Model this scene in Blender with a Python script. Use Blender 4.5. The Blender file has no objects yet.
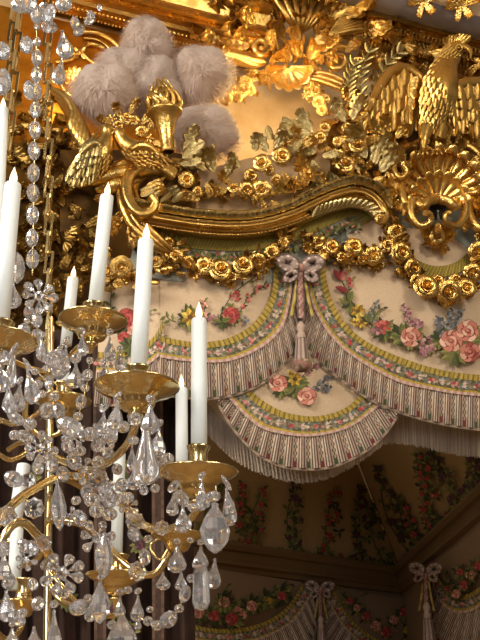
import bpy, math, random
from mathutils import Vector, Matrix
random.seed(7)
PI = math.pi
C = bpy.context.scene.collection
# ------------------------------------------------------------------ camera
FPX = 880.0
PITCH = math.radians(25)
CAM = Vector((0, 0, 1.6))
FW = Vector((0, math.cos(PITCH), math.sin(PITCH)))
UP = Vector((0, -math.sin(PITCH), math.cos(PITCH)))
RT = Vector((1, 0, 0))
cd = bpy.data.cameras.new('camera')
cam = bpy.data.objects.new('camera', cd)
C.objects.link(cam)
cd.sensor_fit = 'VERTICAL'
cd.sensor_height = 36
cd.lens = 36 * FPX / 640
cd.clip_start = 0.05
cam.location = CAM
cam.rotation_euler = (PI / 2 + PITCH, 0, 0)
bpy.context.scene.camera = cam
bpy.context.scene.view_settings.view_transform = 'Standard'


def ray(px, py):
    return RT * ((px - 240) / FPX) + UP * ((320 - py) / FPX) + FW


def at(px, py, d):
    return CAM + ray(px, py) * d


class Plane:
    def __init__(s, p, n, bulge=None):
        s.p0, s.n, s.bulge = Vector(p), Vector(n).normalized(), bulge

    def p(s, px, py, off=0.0):
        r = ray(px, py)
        if s.bulge:
            off += s.bulge(px, py)
        return CAM + r * ((s.p0 + s.n * off - CAM).dot(s.n) / r.dot(s.n))


def at_z(px, py, z):
    r = ray(px, py)
    return CAM + r * ((z - CAM.z) / r.z)


TH = math.radians(20)
FAC = Plane((0, 5, 0), (math.sin(TH), -math.cos(TH), 0))
FU = Vector((math.cos(TH), math.sin(TH), 0))


def depth(P):
    return (P - CAM).dot(FW)


# ------------------------------------------------------------------ colour
def hx(h, k=1.0):
    h = h.lstrip('#')
    o = []
    for i in (0, 2, 4):
        c = int(h[i:i + 2], 16) / 255
        o.append((c / 12.92 if c <= .04045 else ((c + .055) / 1.055) ** 2.4) * k)
    return tuple(o)


def jit(c, a=.12):
    k = 1 + random.uniform(-a, a)
    return tuple(x * k for x in c)


# ------------------------------------------------------------------ materials
def mat(name, base, metal=0, rough=.5, noise=.0, nscale=40, bump=0, bscale=60, attr=False, trans=0, ior=1.45, emit=None, estr=0,
        col2=None, alpha=None, sheen=0, sss=0, rvar=0):
    m = bpy.data.materials.new(name)
    m.use_nodes = True
    nt = m.node_tree
    N, L = nt.nodes, nt.links
    b = N['Principled BSDF']
    b.inputs['Base Color'].default_value = (*base, 1)
    b.inputs['Metallic'].default_value = metal
    b.inputs['Roughness'].default_value = rough
    b.inputs['IOR'].default_value = ior
    b.inputs['Transmission Weight'].default_value = trans
    if sheen:
        b.inputs['Sheen Weight'].default_value = sheen
    if emit:
        b.inputs['Emission Color'].default_value = (*emit, 1)
        b.inputs['Emission Strength'].default_value = estr
    tc = N.new('ShaderNodeTexCoord')
    src = None
    if attr:
        a = N.new('ShaderNodeVertexColor')
        a.layer_name = 'Col'
        src = a.outputs['Color']
    if noise or col2:
        n = N.new('ShaderNodeTexNoise')
        n.inputs['Scale'].default_value = nscale
        n.inputs['Detail'].default_value = 5
        L.new(tc.outputs['Object'], n.inputs['Vector'])
        mx = N.new('ShaderNodeMix')
        mx.data_type = 'RGBA'
        if col2:
            rp = N.new('ShaderNodeMapRange')
            rp.inputs[1].default_value = .38
            rp.inputs[2].default_value = .62
            L.new(n.outputs['Fac'], rp.inputs[0])
            L.new(rp.outputs[0], mx.inputs[0])
            mx.inputs[6].default_value = (*base, 1)
            mx.inputs[7].default_value = (*col2, 1)
        else:
            rp = N.new('ShaderNodeMapRange')
            rp.inputs[1].default_value = .3
            rp.inputs[2].default_value = .7
            rp.inputs[3].default_value = 1 - noise
            rp.inputs[4].default_value = 1 + noise
            L.new(n.outputs['Fac'], rp.inputs[0])
            mx.blend_type = 'MULTIPLY'
            mx.inputs[0].default_value = 1
            mx.inputs[6].default_value = (*base, 1)
            if src:
                L.new(src, mx.inputs[6])
            L.new(rp.outputs[0], mx.inputs[7])
        src = mx.outputs[2]
        if rvar:
            r2 = N.new('ShaderNodeMapRange')
            r2.inputs[1].default_value = .35
            r2.inputs[2].default_value = .65
            r2.inputs[3].default_value = max(.02, rough - rvar)
            r2.inputs[4].default_value = rough + rvar
            L.new(n.outputs['Fac'], r2.inputs[0])
            L.new(r2.outputs[0], b.inputs['Roughness'])
    if src:
        L.new(src, b.inputs['Base Color'])
    if bump:
        n2 = N.new('ShaderNodeTexNoise')
        n2.inputs['Scale'].default_value = bscale
        n2.inputs['Detail'].default_value = 4
        L.new(tc.outputs['Object'], n2.inputs['Vector'])
        bp = N.new('ShaderNodeBump')
        bp.inputs['Strength'].default_value = bump
        bp.inputs['Distance'].default_value = .01
        L.new(n2.outputs['Fac'], bp.inputs['Height'])
        L.new(bp.outputs['Normal'], b.inputs['Normal'])
    return m


M = {}
M['gold'] = mat('gilding', (.72, .47, .15), 1, .33, col2=(.55, .33, .085), nscale=9, bump=.42, bscale=45, rvar=.07)
M['gold_bright'] = mat('bright_gilding', (.90, .62, .22), 1, .34, col2=(.78, .50, .14), nscale=9, bump=.42, bscale=40, rvar=.06)
M['gold_pale'] = mat('green_gilding', (.60, .49, .24), 1, .34, col2=(.44, .33, .13), nscale=12, bump=.4, bscale=50, rvar=.07)
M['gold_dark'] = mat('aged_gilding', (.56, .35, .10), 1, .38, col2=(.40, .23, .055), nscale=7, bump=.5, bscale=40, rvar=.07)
M['gold_deep'] = mat('shadowed_gilding', (.36, .22, .06), 1, .4, col2=(.22, .125, .03), nscale=7, bump=.3, bscale=40, rvar=.06)  # darker copy of the gilding, shade put into its colour
M['gold_olive'] = mat('olive_gilding', (.40, .33, .15), 1, .4, col2=(.30, .23, .09), nscale=12, bump=.25, bscale=50, rvar=.06)
M['gold_eagle'] = mat('brown_gilding', (.60, .38, .105), 1, .36, col2=(.42, .25, .06), nscale=9, bump=.3, bscale=45, rvar=.07)
M['gold_rose'] = mat('burnished_gilding', (.74, .48, .15), 1, .27, col2=(.58, .34, .085), nscale=9, bump=.12, bscale=45, rvar=.05)
M['brass'] = mat('polished_brass', (.80, .62, .31), 1, .18, col2=(.72, .53, .24), nscale=30, bump=.04, bscale=30, rvar=.05)
M['fabric'] = mat('embroidered_silk', (1, 1, 1), 0, .8, noise=.14, nscale=160, bump=.25, bscale=300, attr=True, sheen=.15)
M['lining'] = mat('lining_silk', (1, 1, 1), 0, .85, noise=.2, nscale=120, bump=.25, bscale=200, attr=True)
M['wall_silk'] = mat('gold_silk_wall', hx('dcbd90'), 0, .6, col2=hx('cba673'), nscale=4, bump=.06, bscale=30)
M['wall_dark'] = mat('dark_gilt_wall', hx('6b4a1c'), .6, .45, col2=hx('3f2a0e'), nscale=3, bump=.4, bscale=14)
M['panel_gold'] = mat('gilt_cove', hx('b5771d'), .7, .42, col2=hx('93590f'), nscale=6, bump=.25, bscale=25)
M['ceil'] = mat('beige_plaster', hx('e8d4bc'), 0, .8, noise=.08, nscale=6)
M['mauve'] = mat('mauve_plaster', hx('6b6060'), 0, .8, noise=.08, nscale=6)
M['candle'] = mat('ivory_wax', hx('eef0ea'), 0, .45, noise=.02, nscale=20)
M['flame'] = mat('lit_flame', (1, .8, .5), 0, .5, emit=(1, .66, .33), estr=2.6)


def plume_mat():
    m = bpy.data.materials.new('ostrich_down')
    m.use_nodes = True
    nt = m.node_tree
    N, L = nt.nodes, nt.links
    b = N['Principled BSDF']
    c = (*hx('e2d4cb'), 1)
    b.inputs['Base Color'].default_value = c
    b.inputs['Roughness'].default_value = .95
    t = N.new('ShaderNodeBsdfTranslucent')
    t.inputs['Color'].default_value = c
    mx = N.new('ShaderNodeMixShader')
    n = N.new('ShaderNodeTexNoise')
    n.inputs['Scale'].default_value = 14
    r = N.new('ShaderNodeMapRange')
    r.inputs[3].default_value = .4
    r.inputs[4].default_value = .6
    L.new(n.outputs['Fac'], r.inputs[0])
    L.new(r.outputs[0], mx.inputs[0])
    L.new(b.outputs[0], mx.inputs[1])
    L.new(t.outputs[0], mx.inputs[2])
    L.new(mx.outputs[0], N['Material Output'].inputs['Surface'])
    return m


M['plume'] = plume_mat()
M['dark'] = mat('hollow_shade', hx('1a1208'), 0, .8, noise=.1)  # near-black colour standing in for shade
M['brown'] = mat('brown_damask', hx('3a2418'), 0, .85, col2=hx('2a1710'), nscale=9, bump=.2)


def crystal_mat():
    m = bpy.data.materials.new('rock_crystal')
    m.use_nodes = True
    nt = m.node_tree
    N, L = nt.nodes, nt.links
    out = N['Material Output']
    b = N['Principled BSDF']
    b.inputs['Base Color'].default_value = (.97, .95, .96, 1)
    b.inputs['Roughness'].default_value = .04
    b.inputs['IOR'].default_value = 1.52
    b.inputs['Transmission Weight'].default_value = 1
    d = N.new('ShaderNodeBsdfPrincipled')
    d.inputs['Base Color'].default_value = (.88, .86, .88, 1)
    d.inputs['Roughness'].default_value = .15
    n = N.new('ShaderNodeTexNoise')
    n.inputs['Scale'].default_value = 60
    tc = N.new('ShaderNodeTexCoord')
    L.new(tc.outputs['Object'], n.inputs['Vector'])
    r = N.new('ShaderNodeMapRange')
    r.inputs[1].default_value = .4
    r.inputs[2].default_value = .7
    r.inputs[3].default_value = .03
    r.inputs[4].default_value = .24
    L.new(n.outputs['Fac'], r.inputs[0])
    mx = N.new('ShaderNodeMixShader')
    L.new(r.outputs[0], mx.inputs[0])
    L.new(b.outputs[0], mx.inputs[1])
    L.new(d.outputs[0], mx.inputs[2])
    L.new(mx.outputs[0], out.inputs['Surface'])
    return m


M['crystal'] = crystal_mat()

# ------------------------------------------------------------------ objects


def tag(o, label, cat, group=None, kind=None):
    o['label'] = label
    o['category'] = cat
    if group:
        o['group'] = group
    if kind:
        o['kind'] = kind
    return o


def thing(name, label, cat, loc, group=None):
    o = bpy.data.objects.new(name, None)
    o.empty_display_size = .05
    C.objects.link(o)
    o.location = loc
    return tag(o, label, cat, group)


def wloc(o):
    v = Vector((0, 0, 0))
    while o is not None:
        v += Vector(o.location)
        o = o.parent
    return v


def wmat(o):
    m = Matrix.Identity(4)
    while o is not None:
        m = o.matrix_basis @ m
        o = o.parent
    return m


def inst(name, mesh, mtx, parent):
    o = bpy.data.objects.new(name, mesh)
    C.objects.link(o)
    o.parent = parent
    o.matrix_local = wmat(parent).inverted() @ mtx if parent else mtx
    return o


class MB:
    def __init__(s):
        s.v, s.f, s.c = [], [], []

    def face(s, pts, col=(1, 1, 1)):
        b = len(s.v)
        s.v += [Vector(p) for p in pts]
        s.f.append(tuple(range(b, b + len(pts))))
        s.c.append(col)

    def grid(s, G, col=(1, 1, 1), cu=False, cv=False, colf=None):
        nu, nv = len(G), len(G[0])
        b = len(s.v)
        for row in G:
            s.v += [Vector(p) for p in row]
        for i in range(nu if cu else nu - 1):
            for j in range(nv if cv else nv - 1):
                i2, j2 = (i + 1) % nu, (j + 1) % nv
                s.f.append((b + i * nv + j, b + i2 * nv + j, b + i2 * nv + j2, b + i * nv + j2))
                s.c.append(colf(i, j) if colf else col)

    def fan(s, c, ring, col=(1, 1, 1)):
        b = len(s.v)
        s.v.append(Vector(c))
        s.v += [Vector(p) for p in ring]
        n = len(ring)
        for i in range(n):
            s.f.append((b, b + 1 + i, b + 1 + (i + 1) % n))
            s.c.append(col)

    def tube(s, pts, r, n=8, col=(1, 1, 1), ref=None, prof=None):
        pts = [Vector(p) for p in pts]
        m = len(pts)
        if not hasattr(r, '__len__'):
            r = [r] * m
        G = []
        ref = Vector(ref) if ref else Vector((.13, -1, .21))
        for i in range(m):
            t = (pts[min(i + 1, m - 1)] - pts[max(i - 1, 0)])
            if t.length < 1e-9:
                t = Vector((0, 0, 1))
            t.normalize()
            a = t.cross(ref)
            if a.length < 1e-4:
                a = t.cross(Vector((1, 0, 0)))
            a.normalize()
            b2 = a.cross(t).normalized()
            row = []
            for k in range(n):
                an = 2 * PI * k / n
                q = prof(k, n) if prof else 1
                row.append(pts[i] + (a * math.cos(an) + b2 * math.sin(an)) * r[i] * q)
            G.append(row)
        s.grid(G, col, cv=True)
        s.face(list(reversed(G[0])), col)
        s.face(G[-1], col)

    def lathe(s, prof, mtx, n=16, col=(1, 1, 1), wob=None):
        G = []
        for r, z in prof:
            G.append([mtx @ Vector((r * (wob(k, n) if wob else 1) * math.cos(2 * PI * k / n), r * (wob(k, n) if wob else 1) * math.sin(2 * PI * k / n), z)) for k in range(n)])
        s.grid(G, col, cv=True)

    def add(s, o, mtx, col=None):
        b = len(s.v)
        s.v += [mtx @ p for p in o.v]
        s.f += [tuple(i + b for i in f) for f in o.f]
        s.c += [col] * len(o.f) if col else o.c

    def mesh(s, name, m, origin=None, smooth=True):
        me = bpy.data.meshes.new(name)
        o = Vector(origin) if origin is not None else Vector((0, 0, 0))
        me.from_pydata([tuple(p - o) for p in s.v], [], s.f)
        a = me.color_attributes.new('Col', 'FLOAT_COLOR', 'CORNER')
        buf = []
        for f, c in zip(s.f, s.c):
            buf += [c[0], c[1], c[2], 1.0] * len(f)
        a.data.foreach_set('color', buf)
        if smooth:
            me.polygons.foreach_set('use_smooth', [True] * len(me.polygons))
        me.materials.append(m)
        me.update()
        return me

    def build(s, name, m, parent=None, smooth=True):
        if parent:
            o = wloc(parent)
        else:
            o = sum(s.v, Vector()) / max(1, len(s.v))
        ob = bpy.data.objects.new(name, s.mesh(name, m, o, smooth))
        C.objects.link(ob)
        if parent:
            ob.parent = parent
        else:
            ob.location = o
        return ob


# ------------------------------------------------------------------ helpers
def resample(P, n):
    P = [tuple(p) for p in P]
    # Catmull-Rom then arc length
    Q = []
    k = len(P[0])
    for i in range(len(P) - 1):
        p0, p1, p2, p3 = P[max(i - 1, 0)], P[i], P[i + 1], P[min(i + 2, len(P) - 1)]
        for j in range(12):
            t = j / 12
            Q.append(tuple(.5 * (2 * p1[a] + (p2[a] - p0[a]) * t + (2 * p0[a] - 5 * p1[a] + 4 * p2[a] - p3[a]) * t * t + (3 * p1[a] - p0[a] - 3 * p2[a] + p3[a]) * t ** 3) for a in range(k)))
    Q.append(P[-1])
    d = [0]
    for i in range(1, len(Q)):
        d.append(d[-1] + math.hypot(Q[i][0] - Q[i - 1][0], Q[i][1] - Q[i - 1][1]))
    out = []
    j = 0
    for i in range(n):
        s = d[-1] * i / (n - 1)
        while j < len(d) - 2 and d[j + 1] < s:
            j += 1
        t = (s - d[j]) / max(1e-9, d[j + 1] - d[j])
        out.append(tuple(Q[j][a] + (Q[j + 1][a] - Q[j][a]) * t for a in range(k)))
    return out


def plen(P):
    return sum(math.hypot(P[i][0] - P[i - 1][0], P[i][1] - P[i - 1][1]) for i in range(1, len(P)))


def pm(S, px, py, off, size, rot=0, tilt=0, lean=.6, sx=1, flip=False):
    """Frame of an ornament on surface S: local +Y points along rot (0 = up, 90 = left in view), +Z out of the surface."""
    P = S.p(px, py, off)
    s = size * depth(P) / FPX
    z = (S.n * (1 - lean) + (CAM - P).normalized() * lean).normalized()
    y = (UP - z * UP.dot(z)).normalized()
    x = y.cross(z)
    R = Matrix((x, y, z)).transposed().to_4x4()
    return Matrix.Translation(P) @ R @ Matrix.Rotation(math.radians(rot), 4, 'Z') @ Matrix.Rotation(math.radians(tilt), 4, 'X') @ Matrix.Diagonal((s * sx * (-1 if flip else 1), s, s, 1))


# ------------------------------------------------------------------ ornaments (unit size)
def acanthus(w=.32, lobes=4, curl=1.2, cup=.5, nu=20, nv=8, lob=.40, ridge=.085, side=0.0):
    mb = MB()
    y = z = x = 0
    G = []
    for i in range(nu + 1):
        t = i / nu
        ph = curl * t ** 1.8
        G_row = []
        env = math.sin(PI * (t * .93 + .07)) ** .7
        ff = (t * lobes) % 1.0
        lb = 1 - lob * (1 - abs(math.sin(PI * ff)) ** .6)
        hw = w * env * lb
        for j in range(nv + 1):
            u = j / nv * 2 - 1
            dx = hw * u
            dz = -cup * hw * u * u * 1.2 + ridge * math.cos(u * PI * 3) * env - (.06 if abs(u) < .05 else 0) * env
            dy = .10 * abs(u) ** 1.5 * env
            G_row.append(Vector((x + dx, y + dy * math.cos(ph) - dz * math.sin(ph), z + dy * math.sin(ph) + dz * math.cos(ph))))
        G.append(G_row)
        y += math.cos(ph) / nu
        z += math.sin(ph) / nu
        x += side * math.sin(t * PI) / nu
    mb.grid(G)
    return mb


def plainleaf(w=.2, curl=.4, cup=.6, nu=8, nv=4):
    return acanthus(w, 1, curl, cup, nu, nv, lob=0, ridge=0)


def feather(w=.16, curl=.25):
    mb = MB()
    G = []
    for i in range(9):
        t = i / 8
        hw = w * min(1, (t * 3 + .35)) * (1 - max(0, t - .7) ** 2 * 9.5)
        z = curl * t * t * .4
        G.append([Vector((hw * u, t, z - .8 * hw * abs(u) ** 1.4 + (.05 if u == 0 else 0) + .012 * (i % 2))) for u in (-1, -.5, 0, .5, 1)])
    mb.grid(G)
    return mb


def rose(rings=((1.0, 5, -.05, .0), (.76, 5, .16, .16), (.53, 4, .26, .32), (.32, 3, .32, .48)), seed=0):
    rnd = random.Random(seed)
    mb = MB()
    for ri, (R, n, hgt, z0) in enumerate(rings):
        a0 = rnd.uniform(0, 6)
        for k in range(n):
            a = a0 + 2 * PI * k / n
            sp = 2 * PI / n * .66
            G = []
            for i in range(7):
                v = i / 6
                row = []
                for j in range(8):
                    u = j / 7 * 2 - 1
                    vv = v * (1 - .16 * u * u)
                    rad = R * (.15 + .85 * vv)
                    # swells, then rolls back at the rim
                    zz = z0 + .42 * R * math.sin(min(1, vv * 1.15) * PI * .62) - .55 * R * max(0, vv - .72) ** 1.3 + hgt * vv + .035 * (k % 2) - .10 * R * u * u
                    an = a + sp * u * (.7 + .3 * v)
                    row.append(Vector((rad * math.cos(an), rad * math.sin(an), zz)))
                G.append(row)
            mb.grid(G)
    G = []
    for i in range(6):
        t = i / 5 * PI / 2
        G.append([Vector(((.26 - .05 * (j % 2)) * math.sin(t + .01) * math.cos(2 * PI * j / 8), (.26 - .05 * (j % 2)) * math.sin(t + .01) * math.sin(2 * PI * j / 8), .5 + .42 * math.cos(t))) for j in range(8)])
    mb.grid(G, cv=True)
    return mb


def daisy(n=7):
    mb = MB()
    pl = plainleaf(.26, .7, .5, 6, 4)
    for k in range(n):
        mb.add(pl, Matrix.Rotation(2 * PI * k / n, 4, 'Z') @ Matrix.Translation((0, .15, .05)) @ Matrix.Scale(.85, 4))
    mb.lathe([(.001, .32), (.16, .28), (.24, .15), (.22, 0)], Matrix.Identity(4), 10)
    return mb


def shell(n=9, spread=150, depth_=.35, flute=.09):
    mb = MB()
    G = []
    for i in range(n * 8 + 1):
        a = math.radians(-spread / 2 + spread * i / (n * 8))
        fl = abs(math.sin(PI * i / 8)) ** .7
        row = []
        for j in range(12):
            r = .1 + .9 * j / 11
            w = (j / 11)
            rr = r * (1 - .13 * (1 - fl) * w * w)
            z = depth_ * r * r + fl * flute * (.3 + w) * min(1, w * 2) + (.10 * math.sin((r - .82) / .18 * PI * .8) if r > .82 else 0)
            row.append(Vector((rr * math.sin(a), rr * math.cos(a), z)))
        G.append(row)
    mb.grid(G)
    return mb


LEAF = [acanthus(.30, 4, 1.3, .5), acanthus(.26, 5, .9, .6, side=.25), acanthus(.26, 5, .9, .6, side=-.25), acanthus(.36, 3, 1.6, .4)]
OAK = [acanthus(.30, 3, .5, .25, 18, 6, lob=.55, ridge=.02), acanthus(.28, 4, .7, .3, 20, 6, lob=.5, ridge=.02)]
PLAIN = [plainleaf(.2, .4), plainleaf(.15, .7), plainleaf(.26, .2)]
FEA = feather()
ROSES = [rose(seed=i) for i in range(3)] + [daisy(6)]
MESH = {}


def shared(key, mb, m, smooth=True):
    k = (key, m.name)
    if k not in MESH:
        MESH[k] = mb.mesh(key, m, None, smooth)
    return MESH[k]


def tpx(mb, S, pts, r, n=10, prof=None, samples=None):
    """Tube along pixel-sketched points (px, py, off) on surface S with radius r (px) at each sample."""
    m = samples or max(12, int(plen(pts) / 3))
    Q = resample(pts, m)
    P = [S.p(q[0], q[1], q[2] if len(q) > 2 else 0) for q in Q]
    R = []
    for i, p in enumerate(P):
        t = i / (m - 1)
        rr = r(t) if callable(r) else r
        R.append(max(1e-4, rr * depth(p) / FPX))
    mb.tube(P, R, n, ref=S.n, prof=prof)


def spiral(cx, cy, r0, r1, a0, a1, off0=0, off1=.05, n=30, sy=1.0):
    """Spiral sketch, degrees, a=0 right, counter-clockwise in view."""
    o = []
    for i in range(n):
        t = i / (n - 1)
        a = math.radians(a0 + (a1 - a0) * t)
        r = r0 + (r1 - r0) * t ** .8
        o.append((cx + r * math.cos(a), cy - r * math.sin(a) * sy, off0 + (off1 - off0) * t))
    return o


def strip(mb, S, A, B, off, n, colf, nv=1, puck=0, pf=1.0, soff=None):
    """Ribbon between pixel curves A and B lying on S."""
    a, b = resample(A, n + 1), resample(B, n + 1)
    G = []
    for i in range(n + 1):
        row = []
        for j in range(nv + 1):
            t = j / nv
            o = off + (puck * math.sin(i * pf) * t if puck else 0) + (soff(i, t) if soff else 0)
            row.append(S.p(a[i][0] + (b[i][0] - a[i][0]) * t, a[i][1] + (b[i][1] - a[i][1]) * t, o))
        G.append(row)
    mb.grid(G, colf=colf)


def offset_curve(P, d, n=40):
    """Shift a pixel curve sideways (positive = to the left of travel when y points down)."""
    Q = resample(P, n)
    o = []
    for i in range(n):
        a, b = Q[max(i - 1, 0)], Q[min(i + 1, n - 1)]
        tx, ty = b[0] - a[0], b[1] - a[1]
        l = math.hypot(tx, ty) or 1
        dd = d(i / (n - 1)) if callable(d) else d
        o.append((Q[i][0] - ty / l * dd, Q[i][1] + tx / l * dd))
    return o
# ------------------------------------------------------------------ embroidery, drawn on a surface S a hair above the cloth
PK = [hx('c27a68'), hx('d6a18c'), hx('a14e44'), hx('e2b8a2')]
RD = [hx('9c3a38'), hx('b95048'), hx('7f2a2e'), hx('c9746a')]
GN = [hx('4c5228'), hx('686a34'), hx('383e1e'), hx('7d7a42')]
YL = [hx('b08a2a'), hx('c9a640'), hx('8f6c1e'), hx('d8bb5c')]
BL = [hx('64666c'), hx('81848a'), hx('4c4e56')]
LC = [hx('9c6a72'), hx('b98a8c'), hx('7c4a55')]
CREAM = hx('d2b899')


class Emb:
    def __init__(s, S, off):
        s.S, s.o, s.mb, s.k = S, off, MB(), 0

    def up(s):
        s.k = (s.k + 1) % 1200
        return s.o + s.k * .00004

    def blob(s, x, y, rx, ry, rot, col, n=9, jag=.12):
        o = s.up()
        c, sn = math.cos(math.radians(rot)), math.sin(math.radians(rot))
        ring = []
        for i in range(n):
            a = 2 * PI * i / n
            j = 1 + random.uniform(-jag, jag)
            u, v = rx * math.cos(a) * j, ry * math.sin(a) * j
            ring.append(s.S.p(x + u * c - v * sn, y + u * sn + v * c, o))
        s.mb.fan(s.S.p(x, y, o), ring, col)

    def leaf(s, x, y, L, w, rot, cols=GN):
        """rot: degrees, 0 = to the right, 90 = down."""
        o = s.up()
        c, sn = math.cos(math.radians(rot)), math.sin(math.radians(rot))
        col = jit(random.choice(cols))
        for sd, k in ((1, 1.25), (-1, .75)):
            pts = []
            for u, v in ((0, 0), (.25, .8), (.5, 1), (.8, .5), (1, 0)):
                pts.append(s.S.p(x + L * u * c - w * v * sd * sn * .5, y + L * u * sn + w * v * sd * c * .5, o))
            s.mb.face(pts, tuple(q * k for q in col))

    def stem(s, pts, w=1.0, col=None):
        o = s.up()
        n = max(4, int(plen(pts) / 3))
        Q = resample(pts, n)
        A, B = offset_curve(Q, w / 2, n), offset_curve(Q, -w / 2, n)
        s.mb.grid([[s.S.p(*A[i], o), s.S.p(*B[i], o)] for i in range(n)], col or GN[2])

    def rose(s, x, y, r, cols=PK):
        dk = tuple(q * .6 for q in cols[2])
        for k in range(7):
            a = random.uniform(0, .4) + k * 2 * PI / 7
            px, py = x + .58 * r * math.cos(a), y + .54 * r * math.sin(a)
            s.blob(px, py, .50 * r, .40 * r, math.degrees(a) + 90, dk)
            s.blob(px + .05 * r * math.cos(a), py + .05 * r * math.sin(a), .44 * r, .33 * r, math.degrees(a) + 90, jit(cols[(0, 1, 0, len(cols) - 1)[k % 4]], .14))
        s.blob(x, y, .58 * r, .52 * r, 0, dk)
        for k in range(5):
            a = .4 + k * 2 * PI / 5
            s.blob(x + .27 * r * math.cos(a), y + .25 * r * math.sin(a), .32 * r, .24 * r, math.degrees(a) + 90, jit(cols[(1, 0)[k % 2]], .12))
        s.blob(x, y, .26 * r, .22 * r, 0, dk)
        s.blob(x - .03 * r, y - .04 * r, .19 * r, .14 * r, 20, cols[0])

    def daisy(s, x, y, r, cols=YL, n=7):
        for k in range(n):
            a = k * 2 * PI / n + random.uniform(-.2, .2)
            s.leaf(x, y, r, r * .62, math.degrees(a), cols)
        s.blob(x, y, .28 * r, .28 * r, 0, hx('6b4a1a'))

    def cluster(s, x, y, rx, ry, n, cols, r=1.6):
        for _ in range(n):
            a, q = random.uniform(0, 6.28), math.sqrt(random.random())
            s.blob(x + rx * q * math.cos(a), y + ry * q * math.sin(a), r * random.uniform(.7, 1.2), r, random.uniform(0, 180), jit(random.choice(cols), .2), 6)

    def sprig(s, x0, y0, x1, y1, cols=GN, n=6, L=6, flower=None, fr=1.6):
        bx, by = (x0 + x1) / 2 + (y1 - y0) * .1, (y0 + y1) / 2 - (x1 - x0) * .1
        pts = resample([(x0, y0), (bx, by), (x1, y1)], n + 2)
        s.stem(pts, .9)
        a = math.degrees(math.atan2(y1 - y0, x1 - x0))
        for i in range(1, n + 2):
            sd = 1 if i % 2 else -1
            s.leaf(pts[i][0], pts[i][1], L * random.uniform(.7, 1.1), L * .42, a + sd * random.uniform(30, 65), cols)
            if flower:
                s.cluster(pts[i][0] - sd * 1.5, pts[i][1], 2.2, 2.2, 3, flower, fr)

    def leaves(s, x, y, n, L, a0=0, a1=360, cols=GN):
        if n >= 7:
            n += 3
        for k in range(n):
            s.leaf(x, y, L * random.uniform(.75, 1.15), L * .45, a0 + (a1 - a0) * (k + random.uniform(.2, .8)) / n, cols)

    def done(s, parent, name='embroidered_flowers', m='fabric'):
        return s.mb.build(name, M[m], parent, smooth=False)


STRIPE = [(hx('c9b29e'), 0), (hx('54463c'), 0), (hx('a58d7e'), 0), (hx('5f4442'), 0), (hx('c4ae9b'), 0), (hx('c8b5a0'), 1), (hx('c8b5a0'), 1), (hx('c8b5a0'), 1), (hx('c4ae9b'), 0), (hx('55503f'), 0)]


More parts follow.
